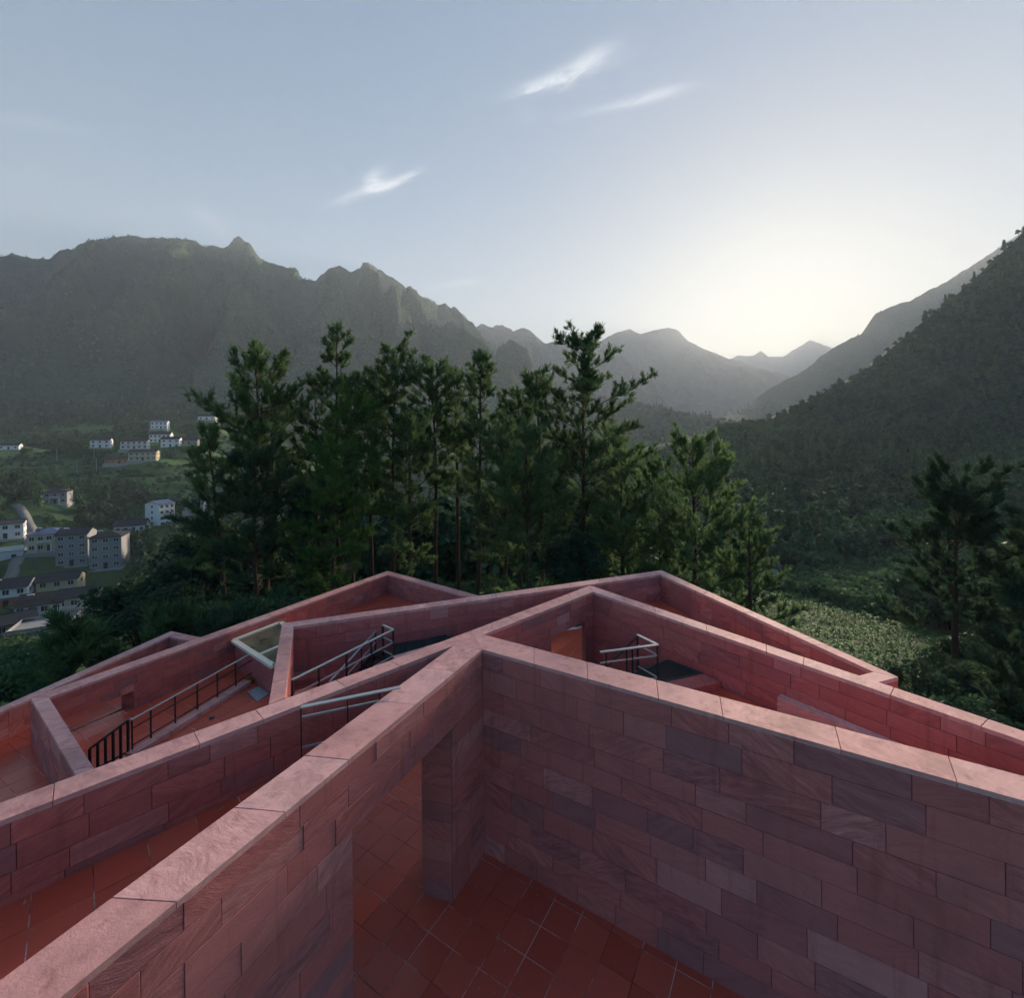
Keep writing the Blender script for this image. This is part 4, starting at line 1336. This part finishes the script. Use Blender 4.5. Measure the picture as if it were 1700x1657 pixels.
SPOTS.sort(key=lambda q: q[0] / q[1])
PLACE = ['below the left wall', 'under the grove', 'by the right wall']
for i, (x, y) in enumerate(SPOTS):
    k = 2 + i % 2
    w = 0 if x < -16 else (1 if x < 12 else 2)
    cnt[w] += 1
    lab = 'dense low green shrub %s, %s of the row from the left' % (PLACE[w], ORD[cnt[w]])
    place_tree(lab, BL[k], x, y, sh.uniform(.75, 1.25), sh.uniform(0, 6), 'shrub', 'shrubs ' + PLACE[w], 'shrub', parts=('foliage', 'stem'))
# dead twigs by the left peak
dr = np.random.default_rng(9)
pp, rr = [], []
for i in range(46):
    d = unit(dr.normal(0, 1, 3) * [1, .6, .7] + [0, 0, .5]); L = dr.uniform(.5, 1.5)
    s = np.linspace(0, 1, 5)[:, None]
    pp.append(d * s * L + np.cumsum(dr.normal(0, .06, (5, 3)), 0)); rr.append(np.linspace(.016, .006, 5))
V, F = tubes_np(pp, rr, 4)
o = obj('dead_bush', mesh_np('dead_bush', V, F, MS['dead_wood']), None, (-9.75, 27.3, 1.7))
tag(o, 'pale bare twigs of a dead bush beside the left peak wall', 'bush', None, 'thing')

# ------------------------------------------------------------------ instanced woods (nobody could count these)
PROTO = bpy.data.collections.new('tree_kinds')


def proto_conifer(seed, n=420, size=1.0):
    r = np.random.default_rng(seed)
    h = r.uniform(.06, 1, n) ** .8
    rad = (1 - h ** 1.7) * 2.2 * (.8 + .3 * np.sin(h * 26 + seed)) * r.uniform(.35, 1.05, n) + .15
    a = r.uniform(0, 2 * np.pi, n)
    p = np.stack([np.cos(a) * rad, np.sin(a) * rad, h * 11 + .5], 1)
    V, F = leaf_quads(p, 1.15 * size, r, .5)
    T, TF = tubes_np([np.array([[0, 0, -1.], [0, 0, 4], [0, 0, 9]])], [np.array([.2, .15, .05])], 5)
    return V, F, T, TF


def proto_round(seed, n=480, R=2.7, H=8.0, size=1.0):
    r = np.random.default_rng(seed)
    p, c = blob_points(r, n, R, 13, .95)
    p[:, 2] += H - R
    V, F = leaf_quads(p, .95 * size, r)
    T, TF = tubes_np([np.array([[0, 0, -1.], [0, 0, 3], [0, 0, H - R]])], [np.array([.2, .15, .08])], 5)
    return V, F, T, TF


def proto_bush(seed, n=420):
    r = np.random.default_rng(seed)
    p, c = blob_points(r, n, 1.6, 10, .7)
    p[:, 2] += 1.0
    V, F = leaf_quads(p, .55, r)
    T, TF = tubes_np([np.array([[0, 0, -.5], [0, 0, .4], [0, 0, .9]])], [np.array([.08, .06, .04])], 4)
    return V, F, T, TF


def make_coll(name, protos, mat):
    c = bpy.data.collections.new(name)
    for i, (V, F, T, TF) in enumerate(protos):
        me = mesh_np(name, np.concatenate([V, T]), np.concatenate([F, TF + len(V)]), MS[mat])
        me.materials.append(MS['bark'])
        mi = np.zeros(len(me.polygons), np.int32); mi[len(F):] = 1
        me.polygons.foreach_set('material_index', mi)
        o = bpy.data.objects.new('%s_%02d' % (name, i), me)
        c.objects.link(o)
    return c


def scatter(name, label, pts, kinds, scales, coll, seed=0):
    r = np.random.default_rng(seed)
    n = len(pts)
    me = bpy.data.meshes.new(name)
    me.vertices.add(n); me.vertices.foreach_set('co', np.asarray(pts, np.float32).ravel())
    a = me.attributes.new('kind_index', 'INT', 'POINT'); a.data.foreach_set('value', np.asarray(kinds, np.int32))
    a = me.attributes.new('size', 'FLOAT_VECTOR', 'POINT')
    sv = np.stack([scales * r.uniform(.85, 1.15, n), scales * r.uniform(.85, 1.15, n), scales * r.uniform(.8, 1.25, n)], 1)
    a.data.foreach_set('vector', sv.astype(np.float32).ravel())
    a = me.attributes.new('turn', 'FLOAT_VECTOR', 'POINT')
    rv = np.stack([r.normal(0, .05, n), r.normal(0, .05, n), r.uniform(0, 6.28, n)], 1)
    a.data.foreach_set('vector', rv.astype(np.float32).ravel())
    ng = bpy.data.node_groups.new(name, 'GeometryNodeTree')
    ng.interface.new_socket('Geometry', in_out='INPUT', socket_type='NodeSocketGeometry')
    ng.interface.new_socket('Geometry', in_out='OUTPUT', socket_type='NodeSocketGeometry')
    gi, go = ng.nodes.new('NodeGroupInput'), ng.nodes.new('NodeGroupOutput')
    m2p = ng.nodes.new('GeometryNodeMeshToPoints')
    ins = ng.nodes.new('GeometryNodeInstanceOnPoints')
    ci = ng.nodes.new('GeometryNodeCollectionInfo')
    ci.inputs['Collection'].default_value = coll
    ci.inputs['Separate Children'].default_value = True
    ci.inputs['Reset Children'].default_value = True
    ins.inputs['Pick Instance'].default_value = True
    for nm, dt, sock in (('kind_index', 'INT', 'Instance Index'), ('turn', 'FLOAT_VECTOR', 'Rotation'), ('size', 'FLOAT_VECTOR', 'Scale')):
        na = ng.nodes.new('GeometryNodeInputNamedAttribute'); na.data_type = dt; na.inputs['Name'].default_value = nm
        ng.links.new(na.outputs['Attribute'], ins.inputs[sock])
    ng.links.new(gi.outputs[0], m2p.inputs['Mesh'])
    ng.links.new(m2p.outputs['Points'], ins.inputs['Points'])
    ng.links.new(ci.outputs[0], ins.inputs['Instance'])
    ng.links.new(ins.outputs[0], go.inputs[0])
    o = obj(name, me)
    md = o.modifiers.new('scatter', 'NODES'); md.node_group = ng
    tag(o, label, None, None, 'stuff')
    return o


C_WOOD = make_coll('wood_tree', [proto_conifer(1), proto_conifer(2, 380), proto_round(3), proto_round(4, 520, 3.0, 7.6), proto_round(5, 440, 2.3, 6.6)], 'leaf_far')
C_BUSH = make_coll('bush_kind', [proto_bush(11), proto_bush(12), proto_bush(13)], 'leaf')


def sample_surface(P, n, seed, thr=None):
    """random points on a (u, v) grid surface, weighted by cell area"""
    r = np.random.default_rng(seed)
    A = P[1:, :-1] - P[:-1, :-1]; B = P[:-1, 1:] - P[:-1, :-1]
    area = np.linalg.norm(np.cross(A, B), axis=-1)
    w = area.ravel() / area.sum()
    k = r.choice(len(w), n, p=w)
    i, j = np.unravel_index(k, area.shape)
    a, b = r.uniform(0, 1, n)[:, None], r.uniform(0, 1, n)[:, None]
    return P[i, j] * (1 - a) * (1 - b) + P[i + 1, j] * a * (1 - b) + P[i, j + 1] * (1 - a) * b + P[i + 1, j + 1] * a * b


def in_view(p, lim=1.3, top=None):
    return np.abs(p[:, 0]) < lim * np.maximum(p[:, 1], 1)


def wood(label, key, n, smin, smax, conifer, seed, vmax=1.0):
    r = np.random.default_rng(seed)
    S_ = SURF[key]
    S_ = S_[:, :max(3, int(S_.shape[1] * vmax))]
    p = sample_surface(S_, n, seed)
    p = p[in_view(p)]
    q = fbm2(p[:, 0] / 90, p[:, 1] / 90, seed, 3)
    con = r.uniform(0, 1, len(p)) < conifer + (q - .5) * 1.2
    kinds = np.where(con, r.integers(0, 2, len(p)), r.integers(2, 5, len(p)))
    p[:, 2] -= .4
    scatter('forest', label, p, kinds, r.uniform(smin, smax, len(p)), C_WOOD, seed)


wood('dense dark forest clothing the hillside on the right', 'dark forested hillside rising to the right edge', 17000, .5, .95, .1, 301, .86)
wood('forest covering the long jagged range on the left', 'long jagged forested mountain range on the left', 16000, .6, 1.1, .12, 302)
wood('misty wood on the blue ridge behind the right hill', 'misty blue ridge behind the dark hill on the right', 6000, .7, 1.2, .25, 303)
wood('wood on the low spur behind the grove', 'low forested spur behind the tall pines', 16000, .7, 1.25, .2, 304)

# bushes over the foot of the right hill
S_ = SURF['dark forested hillside rising to the right edge']
p = sample_surface(S_[:, int(S_.shape[1] * .74):], 5200, 311)
p = p[in_view(p)]
scatter('undergrowth', 'misty green scrub along the foot of the right hill', p, np.random.default_rng(3).integers(0, 3, len(p)), np.random.default_rng(4).uniform(.7, 1.9, len(p)), C_BUSH, 312)

# woods and bushes on the valley ground
vr = np.random.default_rng(41)
n = 90000
yy = np.exp(vr.uniform(np.log(48), np.log(900), n)); xx = vr.uniform(-1.3, 1.3, n) * yy
den = fbm2(xx / 55, yy / 40, 61, 4)
zz = ground(xx, yy)
left = xx / yy < -.35
field = left & (yy > 235) & (yy < 480)
pads = np.min([np.hypot(xx - p[0], yy - p[1]) for p in _pads], axis=0)
road_d = np.full(n, 99.0)
RPATH = [(-240, 224), (-226.6, 215), (-206.6, 200), (-195.3, 188), (-184.1, 175), (-174.1, 163), (-164.8, 152), (-158, 140)]
for (ax, ay), (bx, by) in zip(RPATH[:-1], RPATH[1:]):
    t_ = np.clip(((xx - ax) * (bx - ax) + (yy - ay) * (by - ay)) / ((bx - ax) ** 2 + (by - ay) ** 2), 0, 1)
    road_d = np.minimum(road_d, np.hypot(xx - ax - t_ * (bx - ax), yy - ay - t_ * (by - ay)))
# keep the line of sight to the houses free of tall trees
front = np.zeros(n, bool)
for p in _pads:
    front |= (np.abs(xx / yy - p[0] / p[1]) < 9.5 / p[1]) & (yy > p[1] - 42) & (yy < p[1])
thr = np.where(field, .655, np.where(left, .46, .42))
thr = np.where((yy > 480) & left, .36, thr)
thr = np.where((xx > 20) & (yy < 290), .56, thr)
keep = (den > thr) & (pads > 10.5) & (road_d > 5) & ~((xx > 15) & (yy < 86 - 78 * np.maximum(0, xx / yy - .5) + 3) & (xx / yy > .2)) & ~front
# thin out with distance so that the near wood is not overloaded
keep &= vr.uniform(0, 1, n) < np.where(yy < 120, .4, .7)
p = np.stack([xx, yy, zz - .3], 1)[keep]
kinds = np.where(vr.uniform(0, 1, len(p)) < .15, vr.integers(0, 2, len(p)), vr.integers(2, 5, len(p)))
scatter('woodland', 'scattered valley woods between fields and houses', p, kinds, vr.uniform(.5, 1.05, len(p)), C_WOOD, 42)
keep2 = (den < thr) & (den > thr - np.where(field, .05, np.where(xx > 20, .45, .16))) & (pads > 7) & (road_d > 4) & ~((xx > 15) & (yy < 86 - 78 * np.maximum(0, xx / yy - .5) + 1) & (xx / yy > .2)) & (yy < 420)
p = np.stack([xx, yy, zz - .15], 1)[keep2]
scatter('undergrowth', 'low bushes and weeds over the valley floor', p, vr.integers(0, 3, len(p)), vr.uniform(.5, 1.3, len(p)), C_BUSH, 43)
# hedges and weeds on the terrace risers
n = 26000
yy = vr.uniform(225, 500, n); xx = vr.uniform(-1.25, -.38, n) * yy
zz = ground(xx, yy); e_ = ground(xx, yy + 2.5) - zz
pads = np.min([np.hypot(xx - p[0], yy - p[1]) for p in _pads], axis=0)
ok = (e_ > .75) & (pads > 11)
p = np.stack([xx, yy, zz - .1], 1)[ok]
scatter('hedgerows', 'weedy hedges along the risers of the terraced fields', p, vr.integers(0, 3, len(p)), vr.uniform(.4, 1.1, len(p)), C_BUSH, 46)
# undergrowth just below the grove
n = 2600
yy = vr.uniform(20, 60, n); xx = vr.uniform(-1.25, 1.2, n) * yy
ok = (yy > 26 + 6 * np.exp(-((xx + 9) / 8) ** 2)) & ~((xx / yy > .42) & (yy > 20))
ok |= (xx / yy < -.72) & (yy > 20.5)
p = np.stack([xx, yy, ground(xx, yy) - .1], 1)[ok]
scatter('undergrowth', 'ferny undergrowth on the slope below the grove', p, vr.integers(0, 3, len(p)), vr.uniform(.35, .8, len(p)), C_BUSH, 44)

# crop field on the right
def proto_crop(seed):
    r = np.random.default_rng(seed)
    n = 16
    a = r.uniform(0, 6.28, n); L = r.uniform(.25, .5, n); h0 = r.uniform(.15, .55, n)
    d = np.stack([np.cos(a), np.sin(a), r.uniform(-.1, .7, n)], 1)
    s = np.stack([-np.sin(a), np.cos(a), a * 0], 1) * .085
    o_ = np.stack([a * 0, a * 0, h0], 1)
    mid = o_ + d * (L * .55)[:, None] + [0, 0, .08]
    tip = o_ + d * L[:, None] + np.stack([a * 0, a * 0, -.12 * np.ones(n)], 1)
    V = np.stack([o_, mid + s, tip, mid - s], 1).reshape(-1, 3)
    T, TF = tubes_np([np.array([[0, 0, -.1], [0, 0, .3], [0, 0, .6]])], [np.array([.02, .018, .01])], 4)
    return V, np.arange(n * 4).reshape(-1, 4), T, TF


C_CROP = make_coll('crop_kind', [proto_crop(1), proto_crop(2), proto_crop(3)], 'crop')
ci_, pts_ = 0, []
ca2, sa2 = math.cos(RAD(-24)), math.sin(RAD(-24))
for i in range(-30, 30):
    for j in range(-140, 140):
        u_, v_ = i * 2.1 + vr.normal(0, .22), j * .42 + vr.normal(0, .1)
        x_, y_ = 38 + v_ * ca2 - u_ * sa2, 55 + v_ * sa2 + u_ * ca2
        t_ = x_ / y_
        if .40 < t_ < .92 and 26 < y_ < 86 - 78 * max(0, t_ - .5): pts_.append((x_, y_))
pts_ = np.array(pts_)
gap_ = fbm2(pts_[:, 0] / 7, pts_[:, 1] / 4, 12, 3)
pts_ = pts_[(gap_ > .36) & (gap_ < .72)]
p = np.column_stack([pts_, ground(pts_[:, 0], pts_[:, 1])])
scatter('crop_field', 'leafy green crop planted in rows on the slope right of the building', p, vr.integers(0, 3, len(p)), vr.uniform(.6, 1.25, len(p)), C_CROP, 45)
# ------------------------------------------------------------------ village houses
MS['wall_white'] = plain('white_render', (.74, .75, .76), .85, 0, .07, .5)
MS['wall_grey'] = plain('grey_concrete', (.30, .30, .31), .9, 0, .12, .5)
MS['wall_cream'] = plain('cream_render', (.55, .49, .33), .85, 0, .08, .5)
MS['wall_brick'] = plain('red_brick', (.26, .11, .085), .9, 0, .2, 2)
MS['wall_orange'] = plain('orange_brick', (.48, .24, .12), .9, 0, .15, 1)
MS['roof_grey'] = plain('grey_roof_tile', (.05, .052, .058), .95, 0, .2, 1)
MS['roof_brown'] = plain('brown_roof_tile', (.075, .058, .05), .95, 0, .2, 1)
MS['roof_blue'] = plain('blue_roof_sheet', (.09, .13, .24), .5, 0, .1, 1)
MS['window_glass'] = plain('dark_window_glass', (.03, .035, .042), .15, 0, .2, 1)
MS['trim'] = plain('white_trim', (.68, .68, .67), .7, 0, .05, 1)
MS['concrete'] = plain('pale_concrete', (.36, .35, .33), .9, 0, .12, .6)
MS['asphalt'] = plain('worn_road', (.2, .198, .19), .9, 0, .12, .4)
MS['metal_tank'] = plain('heater_tank', (.75, .76, .78), .3, .6, .05, 2)
MS['red_door'] = plain('red_door', (.35, .05, .04), .6, 0, .1, 2)
_win = {}


def window_meshes(w, h):
    if (w, h) not in _win:
        f = MB()
        t = .09
        for x0, x1, z0, z1 in ((-w / 2, w / 2, -h / 2, -h / 2 + t), (-w / 2, w / 2, h / 2 - t, h / 2), (-w / 2, -w / 2 + t, -h / 2 + t, h / 2 - t), (w / 2 - t, w / 2, -h / 2 + t, h / 2 - t), (-t / 2, t / 2, -h / 2 + t, h / 2 - t)):
            f.box(x0, x1, -.07, .03, z0, z1)
        g = MB().box(-w / 2 + .02, w / 2 - .02, -.035, .02, -h / 2 + .02, h / 2 - .02)
        _win[(w, h)] = (f.mesh('window', MS['trim']), g.mesh('pane', MS['window_glass']))
    return _win[(w, h)]


def house(key, label, w, d, storeys, wall, roof, rz=0.0, sh=2.9, roof_h=1.5, kind='gable', cols=3, side_cols=0, balcony=False, heater=0, ground_wall=None, door=True, axis='x', name='house', dx=0, dy=0, win=(1.5, 1.5), wtrim=False):
    x, y, z = HOUSES[key]
    t = thing(name, label, 'house', (x + dx, y + dy, z - .1), rz, 'houses of the village')
    H = storeys * sh
    b = MB().box(-w / 2, w / 2, -d / 2, d / 2, sh if ground_wall else -1.5, H)
    if kind == 'gable':
        if axis == 'x':
            for s in (-1, 1):
                b.add([(s * w / 2, -d / 2, H), (s * w / 2, d / 2, H), (s * w / 2, 0, H + roof_h), (s * (w / 2 - .25), -d / 2, H), (s * (w / 2 - .25), d / 2, H), (s * (w / 2 - .25), 0, H + roof_h)], [(0, 1, 2), (3, 5, 4), (0, 2, 5, 3), (1, 4, 5, 2), (0, 3, 4, 1)])
        else:
            for s in (-1, 1):
                b.add([(-w / 2, s * d / 2, H), (w / 2, s * d / 2, H), (0, s * d / 2, H + roof_h), (-w / 2, s * (d / 2 - .25), H), (w / 2, s * (d / 2 - .25), H), (0, s * (d / 2 - .25), H + roof_h)], [(0, 1, 2), (3, 5, 4), (0, 2, 5, 3), (1, 4, 5, 2), (0, 3, 4, 1)])
    b.build('wall', MS[wall], t)
    if ground_wall:
        MB().box(-w / 2 - .02, w / 2 + .02, -d / 2 - .02, d / 2 + .02, -1.5, sh).build('ground_floor_wall', MS[ground_wall], t)
    o = .6
    th = .16
    if kind == 'gable':
        r = MB()
        span = (d if axis == 'x' else w) / 2
        ln = (w if axis == 'x' else d) / 2 + o * .7
        drop = roof_h / span * o
        for s in (-1, 1):
            pr = [(s * (span + o), H - drop), (0, H + roof_h), (0, H + roof_h + th), (s * (span + o), H - drop + th)]
            vs = []
            for e in (-ln, ln):
                for q, zz_ in pr: vs.append((e, q, zz_) if axis == 'x' else (q, e, zz_))
            r.add(vs, [(0, 1, 2, 3), (7, 6, 5, 4), (0, 4, 5, 1), (1, 5, 6, 2), (2, 6, 7, 3), (3, 7, 4, 0)])
        ro = r.build('roof', MS[roof], t)
        MB().bar((-ln, 0, H + roof_h + th + .03) if axis == 'x' else (0, -ln, H + roof_h + th + .03), (ln, 0, H + roof_h + th + .03) if axis == 'x' else (0, ln, H + roof_h + th + .03), .3, .16).build('ridge', MS[roof], ro)
    elif kind == 'hip':
        a, c = w / 2 + o, d / 2 + o
        k = max(0.5, a - c)
        vs = [(-a, -c, H), (a, -c, H), (a, c, H), (-a, c, H), (-k, 0, H + roof_h), (k, 0, H + roof_h), (-a, -c, H - .15), (a, -c, H - .15), (a, c, H - .15), (-a, c, H - .15)]
        ro = MB().add(vs, [(0, 1, 5, 4), (1, 2, 5), (2, 3, 4, 5), (3, 0, 4), (6, 7, 1, 0), (7, 8, 2, 1), (8, 9, 3, 2), (9, 6, 0, 3), (9, 8, 7, 6)]).build('roof', MS[roof], t)
    else:
        ro = MB().box(-w / 2 - .3, w / 2 + .3, -d / 2 - .3, d / 2 + .3, H, H + .2).build('roof', MS[roof], t)
        pr = MB()
        pr.box(-w / 2, w / 2, -d / 2, -d / 2 + .15, H + .2, H + .9).box(-w / 2, w / 2, d / 2 - .15, d / 2, H + .2, H + .9)
        pr.box(-w / 2, -w / 2 + .15, -d / 2 + .16, d / 2 - .16, H + .2, H + .88).box(w / 2 - .15, w / 2, -d / 2 + .16, d / 2 - .16, H + .2, H + .88)
        pr.build('parapet', MS[wall], t)
    fm, gm = window_meshes(*win)
    r_ = random.Random(hash(key) % 999 if False else ord(key))
    for s in range(storeys):
        for c in range(cols):
            cx = -w / 2 + w * (c + .5) / cols
            if s == 0 and door and c == cols // 2:
                MB().box(-.6, .6, -.06, .04, 0, 2.15).build('door', MS['red_door'] if key == 'C' else MS['window_glass'], t, (cx, -d / 2, .1))
                continue
            wo = obj('window', fm, t, (cx, -d / 2 - (.02 if ground_wall and s == 0 else 0), s * sh + 1.55))
            obj('pane', gm, wo)
        for c in range(side_cols):
            for sx in (-1, 1):
                wo = obj('window', fm, t, (sx * (w / 2 + (.02 if ground_wall and s == 0 else 0)), -d / 2 + d * (c + .5) / side_cols, s * sh + 1.55), sx * math.pi / 2)
                obj('pane', gm, wo)
        if s and wtrim:
            MB().box(-w / 2 - .06, w / 2 + .06, -d / 2 - .08, d / 2 + .08, s * sh - .1, s * sh + .1).build('floor_band', MS['trim'], t)
    if balcony:
        for s in range(1, storeys):
            bw = w * (.96 if balcony == 'full' else .42)
            bo = MB().box(-bw / 2, bw / 2, -d / 2 - 1.25, -d / 2 - .08, s * sh - .16, s * sh).build('balcony', MS['concrete'], t)
            rl = MB().bar((-bw / 2, -d / 2 - 1.2, s * sh + .95), (bw / 2, -d / 2 - 1.2, s * sh + .95), .12, .12)
            k = int(bw / .42)
            for i in range(k + 1): rl.bar((-bw / 2 + bw * i / k, -d / 2 - 1.2, s * sh), (-bw / 2 + bw * i / k, -d / 2 - 1.2, s * sh + .9), .13, .13)
            tag(rl.build('balustrade', MS['trim'], bo), kind='stuff')
            for sx in (-1, 1):
                MB().box(sx * bw / 2 - .15, sx * bw / 2 + .15, -d / 2 - 1.25, -d / 2 - .95, (s - 1) * sh, s * sh - .17).build('column', MS['trim'], bo)
    for i in range(heater):
        hx = -w / 4 + i * w / 2
        hz = H + roof_h * .55 + .3
        hb = MB().tube([(hx - .7, -d / 5, hz + .75), (hx + .7, -d / 5, hz + .75)], .22, 10).build('heater_tank', MS['metal_tank'], ro)
        MB().add([(hx - .65, -d / 5 - .1, hz + .7), (hx + .65, -d / 5 - .1, hz + .7), (hx + .65, -d / 5 - 1.3, hz - .1), (hx - .65, -d / 5 - 1.3, hz - .1), (hx - .65, -d / 5 - .1, hz + .6), (hx + .65, -d / 5 - .1, hz + .6), (hx + .65, -d / 5 - 1.3, hz - .2), (hx - .65, -d / 5 - 1.3, hz - .2)], [(0, 3, 2, 1), (4, 5, 6, 7), (0, 1, 5, 4), (1, 2, 6, 5), (2, 3, 7, 6), (3, 0, 4, 7)]).build('heater_panel', MS['window_glass'], ro)
    # plinth so that the house meets the slope
    MB().box(-w / 2 - .5, w / 2 + .5, -d / 2 - 2.0, d / 2 + .4, -2.4, .02).build('plinth', MS['concrete'], t)
    return t


# houses face the valley road: fronts turned towards the camera side
house('A', 'white house with red brick ground floor at the far left edge', 9, 7.5, 2, 'wall_white', 'roof_grey', .5, 2.9, 1.6, cols=3, side_cols=2, ground_wall='wall_brick', heater=1)
house('B', 'long cream house with grey roof behind the brown roofed house', 9.5, 6, 2, 'wall_cream', 'roof_grey', .45, 2.8, 1.5, cols=3, side_cols=1)
house('C', 'white two storey house with brown tiled roof above the flat roofed yard', 9.5, 7.5, 2, 'wall_white', 'roof_brown', .42, 2.9, 1.9, cols=4, side_cols=0, balcony=True, heater=1, wtrim=True)
house('D', 'cream house with white balustrade half hidden by the broad tree', 8, 7.5, 2, 'wall_cream', 'roof_grey', .45, 3.0, 1.4, cols=3, side_cols=2, balcony='full')
house('E', 'low grey roofed shed at the bottom left corner of the village', 8, 7, 1, 'wall_grey', 'roof_grey', .9, 2.8, 1.4, cols=2, side_cols=1)
house('F', 'flat roofed concrete house lowest in the village', 11, 9, 1, 'wall_grey', 'concrete', .5, 3.2, 0, 'flat', cols=3, side_cols=2, door=False)
house('G', 'left of two grey concrete apartment blocks with a tiled roof', 8.6, 8.5, 4, 'wall_grey', 'roof_grey', .42, 2.75, 1.6, cols=3, side_cols=0, heater=1, win=(1.6, 1.3))
house('H', 'right of two grey concrete apartment blocks with a tiled roof', 8.8, 8.5, 4, 'wall_grey', 'roof_grey', .42, 2.75, 1.6, 'hip', cols=3, side_cols=0, balcony=False, heater=1, win=(1.6, 1.3))
house('I', 'yellow house with blue hipped roof beside the grey blocks', 9.5, 8, 2, 'wall_cream', 'roof_blue', .45, 3.1, 1.7, 'hip', cols=4, side_cols=2, balcony=True, heater=1)
house('J', 'white house beside the bend of the concrete road', 10, 8, 2, 'wall_white', 'roof_grey', .7, 2.9, 1.0, cols=3, side_cols=2)
house('K', 'low white house at the left edge below the road bend', 9, 7, 1, 'wall_white', 'concrete', .8, 3.3, 0, 'flat', cols=2, side_cols=2)
house('L', 'grey two storey house alone among the trees above the road', 9, 7.5, 2, 'wall_grey', 'roof_grey', .45, 3.0, 1.6, 'hip', cols=3, side_cols=1, balcony=True)
house('M', 'tall white four storey house with blue roof', 10.5, 7.5, 4, 'wall_white', 'roof_blue', -.35, 2.8, 1.4, cols=1, side_cols=3, door=False, axis='y')
house('N', 'long low white house with dark roof in front of the tall white house', 12, 7, 1, 'wall_white', 'roof_grey', .45, 3.4, 2.2, cols=4, side_cols=2, dx=-7, wtrim=True)
house('O', 'pale two storey house in the upper village with a long terrace', 16, 8, 2, 'wall_white', 'roof_brown', .45, 2.9, 1.6, cols=5, side_cols=2, balcony='full')
house('P', 'white three storey house highest in the upper village row', 14, 9, 2, 'wall_white', 'roof_brown', .4, 3.2, 2.2, cols=5, side_cols=2)
house('Q', 'bright white house with grey roof in the upper village', 12, 8, 2, 'wall_white', 'roof_grey', .4, 3.1, 1.5, cols=3, side_cols=2)
house('R', 'grey long house at the right of the upper village', 15, 8, 1, 'wall_grey', 'roof_grey', .4, 3.4, 1.9, cols=4, side_cols=1)
house('S', 'lone white house with blue roof above the upper village', 12, 8, 2, 'wall_white', 'roof_blue', .4, 3.0, 1.4, cols=4, side_cols=1)
house('T', 'small white house farthest up the wooded slope', 14, 8, 1, 'wall_white', 'roof_grey', .35, 3.4, 1.4, cols=3, side_cols=1)
house('U', 'wide two storey house with pale balconies on the terraced fields', 16, 8, 2, 'wall_cream', 'roof_brown', .4, 3.0, 1.4, cols=5, side_cols=2, balcony='full')
house('V', 'low orange brick house on the terraced fields', 13, 7, 1, 'wall_orange', 'roof_brown', .4, 3.2, 1.6, cols=4, side_cols=1, dx=-2)
house('W', 'pale house half hidden by trees left of the upper village', 12, 8, 2, 'wall_white', 'roof_grey', .45, 3.0, 1.6, cols=3, side_cols=1)
house('X', 'long pale farmhouse at the far left edge above the fields', 16, 8, 1, 'wall_white', 'roof_grey', .5, 3.3, 1.7, cols=4, side_cols=1)
house('Y', 'small grey house beside the leaning pine at the edge of the fields', 8, 7, 1, 'wall_grey', 'roof_grey', .3, 3.2, 1.5, cols=2, side_cols=1)
house('Z', 'tiny white hut with grey roof beyond the crop field', 3.2, 3.0, 1, 'wall_white', 'roof_grey', -.5, 2.5, 1.1, 'hip', cols=1, side_cols=1, door=False, win=(1.1, 1.2))

# concrete road winding through the village
RP = []
for i in range(len(RPATH) - 1):
    for k in range(8):
        f = k / 8
        RP.append((RPATH[i][0] * (1 - f) + RPATH[i + 1][0] * f, RPATH[i][1] * (1 - f) + RPATH[i + 1][1] * f))
RP = np.array(RP)
for _ in range(3): RP[1:-1] = (RP[:-2] + 2 * RP[1:-1] + RP[2:]) / 4
tg = unit(np.gradient(RP, axis=0)); nr = np.stack([-tg[:, 1], tg[:, 0]], 1) * 1.6
rz_ = ground(RP[:, 0], RP[:, 1]) + .35
V = np.concatenate([np.column_stack([RP - nr, rz_]), np.column_stack([RP + nr, rz_]), np.column_stack([RP - nr, rz_ - 1.2]), np.column_stack([RP + nr, rz_ - 1.2])])
m_ = len(RP); a = np.arange(m_ - 1)
F = np.concatenate([np.stack([a, a + 1, a + 1 + m_, a + m_], 1), np.stack([a + 2 * m_, a + 1 + 2 * m_, a + 1, a], 1), np.stack([a + m_, a + 1 + m_, a + 1 + 3 * m_, a + 3 * m_], 1)])
tag(obj('road', mesh_np('road', V, F, MS['asphalt'])), 'pale concrete road winding up past the white house', None, None, 'structure')

# utility poles
for lab, x, y, h in [('pale utility pole left of the upper fields', -324, 330, 9), ('pale utility pole beside the orange brick house', -302, 335, 9), ('pale utility pole in the middle of the terraced fields', -291, 310, 8.5),
                     ('pale utility pole right of mid fields below the village', -279.8, 312, 9), ('short pale pole among the lower terraces', -276, 270, 8), ('tall pale utility pole on the low ridge right of the grove', 142.8, 330, 19)]:
    t = thing('utility_pole', lab, 'pole', (x, y, gz(x, y) - .3), 0, 'utility poles')
    MB().tube([(0, 0, 0), (0, 0, h)], [.22, .15], 8).build('pole', MS['concrete'], t)
    MB().bar((-.9, 0, h - .6), (.9, 0, h - .6), .1, .1).build('crossarm', MS['steel_dark'], t)
